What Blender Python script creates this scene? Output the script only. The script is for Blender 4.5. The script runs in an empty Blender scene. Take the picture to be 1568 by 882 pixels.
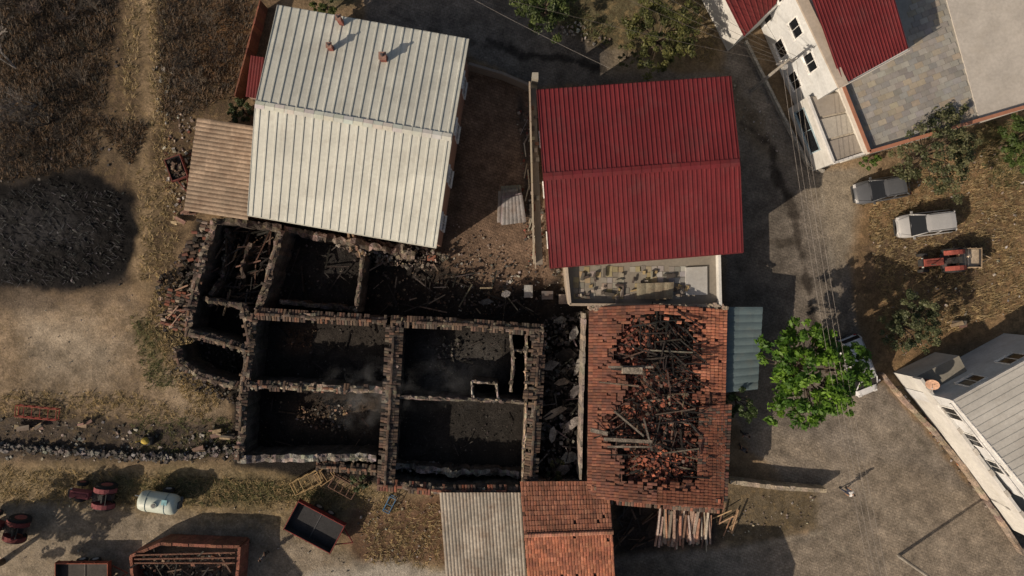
import bpy, math, random
import numpy as np
from mathutils import Vector, Matrix
random.seed(7); np.random.seed(7)
R=random.random
def ru(a,b): return a+(b-a)*random.random()
HC=52.0; S=20.0
def P(u,v,h=0.0):
    k=(HC-h)/HC/S
    return Vector(((u-784)*k,(441-v)*k,h))
scene=bpy.context.scene
# ---------------------------------------------------------------- materials
def newmat(name):
    m=bpy.data.materials.new(name); m.use_nodes=True
    nt=m.node_tree; return m,nt,nt.nodes['Principled BSDF']
def N(nt,t,**k):
    n=nt.nodes.new(t)
    for a,b in k.items(): setattr(n,a,b)
    return n
def mix(nt,fac,a,b,mode='MIX'):
    n=nt.nodes.new('ShaderNodeMix'); n.data_type='RGBA'; n.blend_type=mode
    for sock,val in ((n.inputs[0],fac),(n.inputs[6],a),(n.inputs[7],b)):
        if isinstance(val,(int,float)): sock.default_value=val
        elif isinstance(val,tuple): sock.default_value=(val+(1,))[:4]
        else: nt.links.new(val,sock)
    return n.outputs[2]
def noise(nt,vec,scale,detail=5,rough=.6,lo=.3,hi=.7,a=0.,b=1.):
    n=N(nt,'ShaderNodeTexNoise'); n.inputs['Scale'].default_value=scale
    n.inputs['Detail'].default_value=detail; n.inputs['Roughness'].default_value=rough
    nt.links.new(vec,n.inputs['Vector'])
    m=N(nt,'ShaderNodeMapRange'); m.inputs[1].default_value=lo; m.inputs[2].default_value=hi
    m.inputs[3].default_value=a; m.inputs[4].default_value=b
    nt.links.new(n.outputs[0],m.inputs[0]); return m.outputs[0]
def geo(nt): return N(nt,'ShaderNodeNewGeometry').outputs['Position']
def attr(nt,name='Col'):
    return N(nt,'ShaderNodeAttribute',attribute_name=name).outputs['Color']
def bump(nt,h,s,d):
    b=N(nt,'ShaderNodeBump'); b.inputs['Strength'].default_value=s; b.inputs['Distance'].default_value=d
    nt.links.new(h,b.inputs['Height']); return b.outputs[0]
def vmat(name,rough=.85,metal=0.,n1=(1.2,.7,1.25),n2=(9,.7,1.3),bmp=.4,coat=0,spec=.4,dirt=None):
    m,nt,p=newmat(name); g=geo(nt)
    c=attr(nt)
    a=noise(nt,g,n1[0],5,.6,.3,.7,n1[1],n1[2]); b=noise(nt,g,n2[0],4,.65,.3,.7,n2[1],n2[2])
    c=mix(nt,1.,c,a,'MULTIPLY'); c=mix(nt,1.,c,b,'MULTIPLY')
    if dirt:
        d=noise(nt,g,dirt[0],6,.7,dirt[1],dirt[2],0,dirt[3]); c=mix(nt,d,c,dirt[4])
    nt.links.new(c,p.inputs['Base Color']); p.inputs['Roughness'].default_value=rough
    p.inputs['Metallic'].default_value=metal; p.inputs['Specular IOR Level'].default_value=spec
    p.inputs['Coat Weight'].default_value=coat
    if bmp: nt.links.new(bump(nt,b,bmp,.03),p.inputs['Normal'])
    return m
M_gen=vmat('weathered')
M_stone=vmat('stone_rubble',.92,0,(2.,.6,1.3),(11,.5,1.5),.9)
M_soot=vmat('sooty_stone',.92,0,(1.5,.6,1.35),(10,.5,1.5),.9,spec=.2,dirt=(.7,.44,.62,.75,(.028,.024,.022)))
M_tile=vmat('clay_tile',.85,0,(.8,.6,1.25),(6,.75,1.25),.2,dirt=(1.3,.52,.8,.55,(.07,.05,.04)))
M_stile=vmat('sooty_clay_tile',.88,0,(.8,.6,1.3),(6,.7,1.3),.3,spec=.2,dirt=(.8,.44,.64,.65,(.035,.029,.026)))
M_char=vmat('charred',.85,0,(1.5,.5,1.5),(10,.5,1.6),.7,spec=.2)
M_metal=vmat('sheet_metal',.5,.0,(.5,.86,1.1),(5,.92,1.08),.05,spec=.45,dirt=(.9,.52,.8,.35,(.25,.21,.16)))
M_redm=vmat('painted_red_sheet',.6,.0,(.5,.82,1.12),(5,.9,1.08),.05,spec=.3,dirt=(.7,.5,.85,.35,(.13,.085,.08)))
M_rust=vmat('old_corrugated',.75,.0,(.8,.75,1.2),(6,.75,1.25),.1,dirt=(1.1,.45,.7,.6,(.13,.075,.045)))
M_paint=vmat('car_paint',.35,.0,(.8,.93,1.03),(6,.93,1.04),0,coat=.4)
M_plaster=vmat('plaster',.9,0,(.7,.85,1.08),(5,.88,1.08),.15,dirt=(.8,.5,.85,.4,(.3,.26,.2)))
M_wood=vmat('timber',.85,0,(2,.7,1.2),(12,.6,1.35),.4)
M_cloth=vmat('cloth_skin',.9,0,(3,.9,1.1),(12,.85,1.1),.1)
M_rubber=vmat('rubber',.8,0,(3,.8,1.2),(12,.8,1.3),.2)
m,nt,p=newmat('glass_dark'); p.inputs['Base Color'].default_value=(.012,.014,.017,1); p.inputs['Roughness'].default_value=.12; p.inputs['Specular IOR Level'].default_value=.35; M_glass=m
m,nt,p=newmat('leaf'); c=attr(nt); nt.links.new(c,p.inputs['Base Color']); p.inputs['Roughness'].default_value=.55
p.inputs['Specular IOR Level'].default_value=.35
tr=N(nt,'ShaderNodeBsdfTranslucent'); nt.links.new(mix(nt,1.,c,(1.3,1.5,.5),'MULTIPLY'),tr.inputs['Color'])
ms=N(nt,'ShaderNodeMixShader'); ms.inputs[0].default_value=.25
nt.links.new(p.outputs[0],ms.inputs[1]); nt.links.new(tr.outputs[0],ms.inputs[2])
nt.links.new(ms.outputs[0],nt.nodes['Material Output'].inputs[0]); M_leaf=m
# ---------------------------------------------------------------- mesh builder
class MB:
    def __init__(s): s.v=[]; s.f=[]; s.c=[]
    def add(s,vs,fs,col):
        b=len(s.v); s.v+= [tuple(x) for x in vs]
        for i,f in enumerate(fs):
            s.f.append(tuple(b+k for k in f)); s.c.append(col[i] if isinstance(col,list) else col)
    def quad(s,a,b,c,d,col): s.add([a,b,c,d],[(0,1,2,3)],col)
    def obox(s,c,ex,ey,ez,col,jit=0,taper=1.):
        vs=[]
        for z in (-1,1):
            t=taper if z>0 else 1
            for x,y in((-1,-1),(1,-1),(1,1),(-1,1)):
                q=c+ex*x*t+ey*y*t+ez*z
                if jit: q=q+Vector((ru(-jit,jit),ru(-jit,jit),ru(-jit,jit)))
                vs.append(q)
        s.add(vs,[(0,3,2,1),(4,5,6,7),(0,1,5,4),(1,2,6,5),(2,3,7,6),(3,0,4,7)],col)
    def box(s,x0,x1,y0,y1,z0,z1,col,taper=1.):
        s.obox(Vector(((x0+x1)/2,(y0+y1)/2,(z0+z1)/2)),Vector(((x1-x0)/2,0,0)),Vector((0,(y1-y0)/2,0)),Vector((0,0,(z1-z0)/2)),col,0,taper)
    def tube(s,a,b,r0,r1,col,n=8,cap=True):
        a=Vector(a);b=Vector(b); d=(b-a)
        if d.length<1e-6: return
        d.normalize(); x=d.orthogonal().normalized(); y=d.cross(x); vs=[]
        for i in range(n):
            t=2*math.pi*i/n; o=x*math.cos(t)+y*math.sin(t)
            vs+= [a+o*r0,b+o*r1]
        fs=[(2*i,2*((i+1)%n),2*((i+1)%n)+1,2*i+1) for i in range(n)]
        if cap: fs+= [tuple(2*i for i in range(n))[::-1],tuple(2*i+1 for i in range(n))]
        s.add(vs,fs,col)
    def path(s,pts,rs,col,n=6):
        for i in range(len(pts)-1): s.tube(pts[i],pts[i+1],rs[i],rs[i+1],col,n)
    def prism(s,pts,z0,z1,col,topcol=None):
        n=len(pts); vs=[(p[0],p[1],z0) for p in pts]+[(p[0],p[1],z1) for p in pts]
        fs=[(i,(i+1)%n,n+(i+1)%n,n+i) for i in range(n)]+[tuple(range(n,2*n)),tuple(range(n))[::-1]]
        s.add(vs,fs,[col]*n+[topcol or col]*2)
    def ball(s,c,rx,ry,rz,col,nu=10,nv=7):
        vs=[];fs=[]
        for j in range(nv+1):
            t=math.pi*j/nv
            for i in range(nu):
                a=2*math.pi*i/nu; vs.append((c[0]+rx*math.sin(t)*math.cos(a),c[1]+ry*math.sin(t)*math.sin(a),c[2]+rz*math.cos(t)))
        for j in range(nv):
            for i in range(nu):
                fs.append((j*nu+i,(j+1)*nu+i,(j+1)*nu+(i+1)%nu,j*nu+(i+1)%nu))
        s.add(vs,fs,col)
    def build(s,name,mat,parent=None,smooth=False,mtx=None):
        me=bpy.data.meshes.new(name); me.from_pydata(s.v,[],s.f)
        cnt=[len(f) for f in s.f]
        ca=me.color_attributes.new(name='Col',type='FLOAT_COLOR',domain='CORNER')
        arr=np.ones((sum(cnt),4),dtype=np.float32)
        arr[:,:3]=np.repeat(np.array([c[:3] for c in s.c],dtype=np.float32).reshape(-1,3),cnt,axis=0)
        ca.data.foreach_set('color',arr.ravel())
        me.materials.append(mat)
        if smooth: me.shade_smooth()
        o=bpy.data.objects.new(name,me); scene.collection.objects.link(o)
        if parent: o.parent=parent
        return o
def group(name,loc=(0,0,0),rot=0):
    e=bpy.data.objects.new(name,None); scene.collection.objects.link(e); e.location=loc; e.rotation_euler=(0,0,rot); e.empty_display_size=.5
    return e
def jc(c,a=.15):
    k=1+ru(-a,a); return tuple(max(.003,x*k*(1+ru(-a,a)*.25)) for x in c)
def inpoly(pts,u,v):
    ins=False;n=len(pts);j=n-1
    for i in range(n):
        a,b=pts[i],pts[j]
        if (a[1]>v)!=(b[1]>v) and u<(b[0]-a[0])*(v-a[1])/(b[1]-a[1])+a[0]: ins=not ins
        j=i
    return ins
def sample(poly):
    us=[p[0] for p in poly];vs=[p[1] for p in poly]
    while True:
        u=ru(min(us),max(us));v=ru(min(vs),max(vs))
        if inpoly(poly,u,v): return u,v
# ---------------------------------------------------------------- ground
def fbm(x,y,sc,seed,oct=4):
    rs=np.random.RandomState(seed); out=np.zeros_like(x); amp=1.;tot=0
    for o in range(oct):
        g=rs.rand(256,256); fx=x*sc+137.3*o; fy=y*sc+71.7*o
        ix=np.floor(fx).astype(int);iy=np.floor(fy).astype(int); tx=fx-ix;ty=fy-iy
        tx=tx*tx*(3-2*tx);ty=ty*ty*(3-2*ty)
        a=g[ix%256,iy%256];b=g[(ix+1)%256,iy%256];c=g[ix%256,(iy+1)%256];d=g[(ix+1)%256,(iy+1)%256]
        out+=amp*((a*(1-tx)+b*tx)*(1-ty)+(c*(1-tx)+d*tx)*ty); tot+=amp; amp*=.55; sc*=2.1
    return out/tot
xs=np.concatenate([[-900,-400,-200,-100,-60],np.arange(-43,43.01,.14),[60,100,200,400,900]])
ys=np.concatenate([[-900,-400,-200,-100,-50],np.arange(-26,26.01,.14),[50,100,200,400,900]])
X,Y=np.meshgrid(xs,ys); U=X*S+784; V=441-Y*S
col=np.zeros(X.shape+(3,)); col[:]=(.2,.145,.09); msk=np.zeros(X.shape+(3,))
Z=np.zeros_like(X)
n_edge=fbm(X,Y,.35,3,5)-.5; n_fine=fbm(X,Y,1.6,5,4)-.5; n_big=fbm(X,Y,.12,9,4)-.5
def sdpoly(pts):
    d=np.full(U.shape,1e9); ins=np.zeros(U.shape,bool); n=len(pts)
    for i in range(n):
        ax,ay=pts[i];bx,by=pts[(i+1)%n]; ex,ey=bx-ax,by-ay
        t=np.clip(((U-ax)*ex+(V-ay)*ey)/(ex*ex+ey*ey+1e-9),0,1)
        d=np.minimum(d,(U-ax-t*ex)**2+(V-ay-t*ey)**2)
        c=((ay>V)!=(by>V)); xi=(bx-ax)*(V-ay)/(by-ay if by!=ay else 1e-9)+ax
        ins^=(c&(U<xi))
    d=np.sqrt(d); return np.where(ins,-d,d)
def sdline(pts):
    d=np.full(U.shape,1e9)
    for i in range(len(pts)-1):
        ax,ay=pts[i];bx,by=pts[i+1]; ex,ey=bx-ax,by-ay
        t=np.clip(((U-ax)*ex+(V-ay)*ey)/(ex*ex+ey*ey+1e-9),0,1)
        d=np.minimum(d,(U-ax-t*ex)**2+(V-ay-t*ey)**2)
    return np.sqrt(d)
def blend(w,c,g=None,pv=None,rb=None):
    w=w[...,None]; col[:]=col*(1-w)+np.array(c)*w
    for k,x in enumerate((g,pv,rb)):
        if x is not None: msk[...,k]=msk[...,k]*(1-w[...,0])+x*w[...,0]
def paint(pts,c,amp=60,soft=6,op=1.,g=0,pv=0,rb=0,line=None,fine=10):
    sd=sdpoly(pts) if line is None else sdline(pts)-line
    sd=sd+n_edge*amp+n_fine*fine
    w=np.clip(.5-sd/(2*soft),0,1)*op
    blend(w,c,g,pv,rb)
# left side
paint([(-900,-700),(560,-700),(420,30),(300,330),(230,440),(-900,450)],(.12,.085,.056),40,20,g=.8,rb=.3)
paint([(-900,-700),(180,-700),(165,60),(130,180),(150,250),(230,330),(205,440),(100,452),(-900,440)],(.032,.027,.024),90,18,rb=.5,g=.15)
paint([(240,-50),(290,-50),(300,60),(330,120),(290,175),(250,110)],(.042,.037,.035),50,14,rb=.6)
paint([(300,20),(390,0),(370,130),(300,110)],(.17,.09,.045),50,14,g=.9)
paint([(222,-60),(215,80),(232,170),(200,240),(238,300),(205,380),(225,440)],(.27,.2,.125),30,10,line=17,g=.5)
paint([(208,-60),(202,80),(218,170),(188,240),(226,300)],(.17,.125,.08),20,8,.6,line=4,g=.3)
paint([(150,190),(205,250),(150,260),(110,230)],(.12,.09,.06),30,12,g=.2)
paint([(-40,290),(60,270),(150,262),(200,300),(212,350),(196,420),(120,448),(-40,450)],(.009,.0085,.009),26,5,rb=.25)
paint([(-40,330),(80,305),(140,330),(120,385),(-40,410)],(.035,.035,.038),110,20,.6,rb=.4)
paint([(-900,455),(120,455),(205,440),(235,500),(340,590),(345,650),(160,640),(40,615),(-900,620)],(.25,.19,.13),30,10,g=.5)
paint([(30,475),(130,480),(190,530),(170,590),(60,590)],(.28,.235,.18),60,24,.9,g=.1)
paint([(-40,452),(200,446),(225,470),(120,470),(-40,480)],(.09,.07,.055),40,14,.7,rb=.3)
paint([(215,500),(232,540),(250,590)],(.14,.125,.055),14,8,.7,line=9,g=1)
paint([(240,440),(280,540),(330,590)],(.15,.11,.075),30,14,.7,line=14,g=.5,rb=.3)
paint([(60,600),(130,560),(210,600),(240,640)],(.17,.13,.09),30,14,.5,line=5,g=.3)
paint([(240,560),(330,560),(340,640),(260,640)],(.23,.18,.125),24,10,.8)
paint([(-900,640),(60,630),(370,655),(372,700),(200,712),(-900,705)],(.065,.053,.045),30,10,rb=.6,g=.5)
paint([(-900,705),(360,712),(600,745),(700,760),(700,1500),(-900,1500)],(.25,.195,.12),20,10,g=.8)
paint([(150,735),(260,725),(360,735),(570,750),(560,775),(300,765),(160,770)],(.15,.13,.065),40,12,.85,g=1)
paint([(-900,790),(80,775),(300,795),(450,820),(520,850),(680,880),(680,1500),(-900,1500)],(.28,.24,.19),40,14,.9,g=.2)
paint([(-900,800),(120,795),(320,815),(480,860)],(.19,.16,.12),16,6,.5,line=4)
paint([(535,765),(680,760),(685,870),(560,860),(520,820)],(.15,.092,.06),30,10,g=.4,rb=.3)
paint([(470,880),(600,862),(690,872),(700,1200),(440,1200)],(.36,.33,.28),20,8)
# ruin floors
paint([(300,340),(430,335),(560,350),(690,375),(710,420),(860,455),(905,470),(905,745),(810,755),(575,745),(360,712),(355,600),(262,560),(245,500),(270,440)],(.024,.021,.019),14,6,rb=.6)
paint([(400,495),(590,500),(580,590),(390,585)],(.04,.035,.031),20,12,.8,rb=.5)
paint([(440,505),(480,505),(470,535),(435,530)],(.13,.075,.045),24,10,.7,rb=.4)
paint([(640,515),(775,515),(770,595),(650,595)],(.06,.057,.054),26,14,.8,rb=.5)
paint([(620,622),(795,625),(790,715),(615,712)],(.026,.024,.022),20,12,.8,rb=.5)
paint([(440,620),(575,615),(570,670),(440,665)],(.08,.06,.045),30,12,.7,rb=.7)
paint([(440,375),(535,390),(530,460),(410,455)],(.025,.024,.024),20,12,.8,rb=.3)
paint([(680,390),(860,400),(880,470),(700,480),(640,440)],(.042,.033,.027),40,14,rb=.8)  # burnt rubble and the ruin walls' shadows share this painted dark colour
# courtyard paving
paint([(712,95),(818,135),(840,400),(850,425),(760,455),(700,420),(660,385)],(.2,.14,.102),24,6,pv=1.,rb=.1)
paint([(795,140),(806,250),(812,330)],(.05,.05,.05),8,5,.8,line=5,rb=.6)
paint([(690,120),(700,300),(680,380)],(.09,.07,.055),14,8,.6,line=9,rb=.3,pv=.5)
# road
ROAD=[(560,-60),(770,-60),(820,20),(930,70),(1040,112),(1100,95),(1120,50),(1145,60),(1190,165),(1235,240),(1262,262),(1310,262),(1300,330),(1310,480),(1330,560),(1400,640),(1480,740),(1600,840),(1600,1500),(930,1500),(938,850),(1110,840),(1250,812),(1240,760),(1150,690),(1115,600),(1110,470),(1110,390),(1100,180),(1000,125),(820,132),(700,75),(560,40)]
paint(ROAD,(.185,.163,.14),8,4,pv=.6)
paint([(940,60),(1010,95),(1000,120),(930,115)],(.28,.23,.165),24,8,.8,pv=.3)  # sunlit wedge of road, painted as a lighter colour
paint([(1235,262),(1330,262),(1320,400),(1290,420),(1250,340)],(.27,.23,.175),30,16,.85,pv=.2)  # patch of sunlight between shadows, put into the road colour
paint([(1130,640),(1300,690),(1500,760),(1568,840),(1568,1200),(960,1200),(960,860),(1240,815)],(.235,.2,.16),30,12,.9,pv=.7)
paint([(1230,440),(1300,500),(1330,620),(1400,680),(1330,700),(1270,640)],(.225,.195,.16),30,14,.7,pv=.5)
paint([(1150,740),(1250,748),(1255,810),(1120,835),(1060,800),(940,850),(940,770)],(.12,.097,.065),26,8,g=.6,rb=.2)
paint([(940,770),(1090,775),(1100,840),(945,845)],(.05,.04,.035),14,8,rb=.6)  # shade under the structure, painted into the ground with rubble
# verges / yards top and right
paint([(765,-300),(1120,-300),(1112,60),(1090,100),(1040,110),(940,70),(870,45),(810,10)],(.12,.105,.06),22,8,g=1)
paint([(1040,10),(1110,40),(1105,110),(1050,112),(1010,80)],(.2,.15,.095),24,8,g=.6)
paint([(600,-200),(420,-200),(500,10),(540,5)],(.1,.1,.06),20,8,g=.8)
paint([(1112,110),(1170,180),(1200,250),(1170,240),(1110,180)],(.13,.105,.075),18,6,.7,g=.3,rb=.3)
paint([(1315,290),(1400,262),(1500,205),(1900,120),(1900,470),(1480,520),(1380,575),(1350,585),(1320,500),(1305,400)],(.25,.165,.092),26,10,g=.7)
paint([(1440,330),(1520,360),(1500,470),(1400,440),(1320,450),(1310,380)],(.14,.1,.068),50,18,.8,g=.5,rb=.3)
paint([(1490,200),(1700,180),(1700,300),(1520,270)],(.14,.13,.06),30,10,.9,g=1)
paint([(1350,585),(1385,610),(1490,720),(1560,815),(1600,860),(1540,720),(1440,600)],(.1,.085,.06),10,5,g=.5,rb=.5)
for pts,wd,c,o in [([(745,62),(800,85),(860,88),(925,108)],5,(.045,.04,.036),.9),
    ([(1135,188),(1180,220),(1190,270),(1215,320),(1225,380),(1240,450),(1250,520)],5.5,(.05,.042,.036),.85),
    ([(1180,370),(1222,372)],4,(.06,.05,.04),.7),([(600,20),(700,62),(760,70)],2.5,(.08,.07,.06),.7),
    ([(1255,262),(1275,420),(1300,540)],2,(.33,.3,.25),.4),([(1450,690),(1490,745),(1530,770),(1560,800)],1.5,(.08,.07,.06),.7),
    ([(1340,600),(1430,700),(1450,690)],1.5,(.1,.09,.07),.6),([(1230,700),(1330,760),(1460,850)],8,(.3,.26,.21),.35),
    ([(1270,690),(1330,800),(1350,900)],12,(.17,.148,.125),.45),([(1120,845),(1260,815),(1300,850)],3,(.33,.29,.23),.5),([(1140,400),(1150,470),(1170,440)],10,(.12,.105,.09),.5),
    ([(1400,720),(1440,800),(1480,860)],9,(.19,.16,.13),.4),([(1200,700),(1260,720)],7,(.15,.13,.11),.4)]:
    paint(pts,c,9,2.5,o,line=wd,fine=14,pv=.3)
k=1+n_big*.8+n_fine*.5+n_edge*.45
col*=k[...,None]
inner=((np.abs(X)<42)&(np.abs(Y)<25.5)).astype(float)
Z=(n_fine*.10*msk[...,2]+fbm(X,Y,2.8,22,3)*.12*msk[...,2]*.8+n_edge*.10*(1-msk[...,1]))*inner
heap=np.clip(1-((U-90)/130)**2-((V-355)/95)**2,0,1)
Z+=(heap*.12+ (fbm(X,Y,1.8,31,4)-.5)*.4*np.clip(heap*3,0,1))*inner
Z-=.03
nx,ny=len(xs),len(ys)
me=bpy.data.meshes.new('ground'); vv=np.stack([X,Y,Z],-1).reshape(-1,3)
idx=np.arange(nx*ny).reshape(ny,nx)
q=np.stack([idx[:-1,:-1],idx[:-1,1:],idx[1:,1:],idx[1:,:-1]],-1).reshape(-1,4)
me.vertices.add(len(vv)); me.vertices.foreach_set('co',vv.ravel())
me.loops.add(q.size); me.loops.foreach_set('vertex_index',q.ravel())
me.polygons.add(len(q)); me.polygons.foreach_set('loop_start',np.arange(0,q.size,4))
me.update(calc_edges=True); me.validate()
for nm,a in(('Col',col),('Msk',msk)):
    ca=me.color_attributes.new(name=nm,type='FLOAT_COLOR',domain='POINT')
    arr=np.ones((nx*ny,4),dtype=np.float32); arr[:,:3]=np.clip(a.reshape(-1,3),0,1); ca.data.foreach_set('color',arr.ravel())
me.shade_smooth()
ground=bpy.data.objects.new('ground',me); scene.collection.objects.link(ground)
m,nt,p=newmat('ground_mat'); g=geo(nt); c=attr(nt); mk=N(nt,'ShaderNodeSeparateColor'); nt.links.new(attr(nt,'Msk'),mk.inputs[0])
c=mix(nt,1.,c,noise(nt,g,.9,6,.65,.3,.7,.65,1.32),'MULTIPLY')
hf=noise(nt,g,7,6,.75,.3,.7,.58,1.42); c=mix(nt,1.,c,hf,'MULTIPLY')
def mul(nt,a,b):
    n=N(nt,'ShaderNodeMath',operation='MULTIPLY')
    for s_,v_ in((n.inputs[0],a),(n.inputs[1],b)):
        if isinstance(v_,(int,float)): s_.default_value=v_
        else: nt.links.new(v_,s_)
    return n.outputs[0]
gd=mul(nt,mk.outputs[0],noise(nt,g,2.2,7,.75,.46,.56,0,.75)); c=mix(nt,gd,c,(.075,.058,.032))
gy=mul(nt,mk.outputs[0],noise(nt,g,1.4,8,.8,.52,.62,0,.45)); c=mix(nt,gy,c,(.38,.27,.135))
rs_=noise(nt,g,3.5,8,.85,.56,.68,0,.45); rb=mul(nt,mk.outputs[2],rs_); c=mix(nt,rb,c,(.14,.13,.12))
rd=mul(nt,mk.outputs[2],noise(nt,g,1.6,6,.8,.5,.6,0,.7)); c=mix(nt,rd,c,(.011,.01,.01))
br=N(nt,'ShaderNodeTexBrick'); br.inputs['Scale'].default_value=1.; br.inputs['Mortar Size'].default_value=.022
br.inputs['Brick Width'].default_value=.3; br.inputs['Row Height'].default_value=.2; br.inputs['Mortar Smooth'].default_value=.5
br.inputs['Color1'].default_value=(.8,.8,.8,1); br.inputs['Color2'].default_value=(1.15,1.13,1.1,1); br.inputs['Mortar'].default_value=(.62,.6,.57,1)
mp=N(nt,'ShaderNodeMapping'); mp.inputs['Rotation'].default_value=(0,0,.35); nt.links.new(g,mp.inputs[0]); nt.links.new(mp.outputs[0],br.inputs['Vector'])
c=mix(nt,mk.outputs[1],c,mix(nt,1.,c,br.outputs[0],'MULTIPLY'))
nt.links.new(c,p.inputs['Base Color']); p.inputs['Roughness'].default_value=.95; p.inputs['Specular IOR Level'].default_value=.15
nt.links.new(bump(nt,hf,.6,.07),p.inputs['Normal']); me.materials.append(m)

# ---------------------------------------------------------------- corrugated sheet  a0->a1 (ridge), b0->b1 (eave)
def corr(mb,a0,a1,b0,b1,n,hgt,colr,prof='trap',rows=6,va=.05,keep=None):
    nrm=(a1-a0).cross(b0-a0).normalized()
    if nrm.z<0: nrm=-nrm
    if prof=='trap': pr=[(0,0),(.36,0),(.42,1),(.58,1),(.64,0)]
    else: pr=[(0,0),(.25,.7),(.5,1),(.75,.7)]
    pts=[((i+t)/n,z*hgt) for i in range(n) for t,z in pr]+[(1.,0.)]
    base=len(mb.v)
    for r in range(rows+1):
        s=r/rows
        for t,z in pts: mb.v.append(tuple(a0.lerp(a1,t).lerp(b0.lerp(b1,t),s)+nrm*(z+.012*math.sin(t*9+s*5))))
    m_=len(pts); w=len(pr)
    sheet=[[1+ru(-va,va) for _ in range(n//3+2)] for _ in range(3)]
    for r in range(rows):
        for i in range(m_-1):
            if keep and not keep(i/m_,r/rows): continue
            mb.f.append((base+r*m_+i,base+r*m_+i+1,base+(r+1)*m_+i+1,base+(r+1)*m_+i))
            k_=sheet[r*3//rows][(i//w)//3]; mb.c.append(tuple(x*k_ for x in colr))
def shrink(pts,d):
    c=sum((Vector((p.x,p.y)) for p in pts),Vector((0,0)))/len(pts)
    return [Vector((p.x,p.y))-(Vector((p.x,p.y))-c).normalized()*d*1.4 for p in pts]
def window(gl,fr,p0,p1,s,z,w,h,n,fcol=(.7,.7,.68)):
    d=(p1-p0).normalized(); c=p0+d*s+Vector((0,0,z)); up=Vector((0,0,1))
    gl.obox(c+n*.02,d*(w/2),n*.02,up*(h/2),(.02,.02,.02))
    for k in(-1,1):
        fr.obox(c+d*(k*(w/2+.03))+n*.035,d*.04,n*.035,up*(h/2+.07),fcol)
        fr.obox(c+up*(k*(h/2+.03))+n*.034,d*(w/2-.01),n*.034,up*.04,fcol)
    fr.obox(c+n*.033,d*.02,n*.033,up*(h/2-.01),fcol)
    fr.obox(c-up*(h/2+.1)+n*.08,d*(w/2+.1),n*.08,up*.03,fcol)
def fixparent(g_):
    bpy.context.view_layer.update()
    for o in g_.children: o.matrix_parent_inverse=g_.matrix_world.inverted()
def gable_house(name,TL,TR,BR,BL,RL,RR,he,hr,wallc,roofc,n,rh,prof='trap',mat=M_metal,wins=True,rows=8,gutter=True):
    g_=group(name,P(*[(TL[0]+BR[0])/2,(TL[1]+BR[1])/2],0))
    tl,tr_,br_,bl=[P(x,y,he) for x,y in(TL,TR,BR,BL)]; rl,rr=P(*RL,hr),P(*RR,hr)
    rf=MB(); corr(rf,rl,rr,tl,tr_,n,rh,roofc,prof,rows,.06); corr(rf,rl,rr,bl,br_,n,rh,roofc,prof,rows,.06)
    o=rf.build('roof_sheets',mat,g_); sm=o.modifiers.new('t','SOLIDIFY'); sm.thickness=.02
    cap=MB(); d=(rr-rl).normalized()
    for k in(-1,1):
        dn=((bl-rl) if k>0 else (tl-rl)).normalized(); nn=20
        for i in range(nn):
            a=rl.lerp(rr,i/nn)+Vector((0,0,rh+.03));b=rl.lerp(rr,(i+1)/nn-.002)+Vector((0,0,rh+.03))
            cap.quad(a,b,b+dn*.26,a+dn*.26,tuple(x*ru(.9,1.04) for x in roofc))
    cap.build('ridge_cap',mat,g_)
    w=shrink([tl,tr_,br_,bl],.35); wb=MB(); zt=he-.18
    wb.prism(w,0,zt,wallc)
    midr=(w[1]+w[2])/2; midl=(w[0]+w[3])/2
    for a,b_,mm in((w[1],w[2],midr),(w[3],w[0],midl)):
        wb.add([(a.x,a.y,zt),(b_.x,b_.y,zt),(mm.x,mm.y,hr-.15)],[(0,1,2)],wallc)
    wb.build('walls',M_plaster,g_)
    if gutter:
        gb=MB()
        for a,b_ in((tl,tr_),(bl,br_)):
            gb.tube(a-Vector((0,0,.07)),b_-Vector((0,0,.07)),.07,.07,tuple(x*.7 for x in roofc),6)
        for a,b_ in((tl,rl),(rl,bl),(tr_,rr),(rr,br_)):
            dd=(b_-a); gb.obox((a+b_)/2-Vector((0,0,.05)),dd/2,d*.02,Vector((0,0,.1)),tuple(x*.75 for x in roofc))
        gb.build('gutters_and_fascia',mat,g_)
    if wins:
        gl=MB();fr=MB()
        w3=[Vector((q.x,q.y,0)) for q in w]
        ctr=sum(w3,Vector())/4
        for i in range(4):
            a,b_=w3[i],w3[(i+1)%4]; d_=(b_-a).normalized(); nn=Vector((d_.y,-d_.x,0))
            if nn.dot((a+b_)/2-ctr)<0: nn=-nn
            L=(b_-a).length; k=max(1,int(L//3.2))
            for j in range(k):
                for z in ((1.5,4.3) if he>5 else (1.5,)): window(gl,fr,a,b_,L*(j+.5)/k,z,1.1,1.25,nn)
        gl.build('window_glass',M_glass,g_); fr.build('window_frames',M_gen,g_)
    fixparent(g_)
    return g_
h1=gable_house('metal_roof_house',(425,8),(718,60),(668,379),(379,329),(391,160),(692,211),6.0,7.3,(.3,.18,.14),(.54,.55,.5),22,.06)
ch=MB()
for u,v,r in((521,32,.15),(507,74,.15),(588,90,.2)):
    b=P(u,v,6.6); 
    ch.obox(b+Vector((0,0,.05)),Vector((r,0,0)),Vector((0,r,0)),Vector((0,0,.5)),(.2,.07,.055),.01)
    ch.obox(b+Vector((0,0,.6)),Vector((r*1.25,0,0)),Vector((0,r*1.25,0)),Vector((0,0,.05)),(.25,.15,.12))
    ch.tube(b+Vector((0,0,.65)),b+Vector((0,0,.95)),r*.5,r*.45,(.1,.08,.08),8)
o=ch.build('chimneys',M_gen,h1); fixparent(h1)
h2=gable_house('red_roof_house',(822,138),(1119,117),(1138,386),(842,410),(832,271),(1133,249),6.0,6.9,(.4,.34,.27),(.15,.022,.026),42,.05,mat=M_redm)
bb=MB(); a=P(815,135,3.4);b=P(826,405,3.4); 
d=(b-a).normalized(); nrm=Vector((-d.y,d.x,0))
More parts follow.
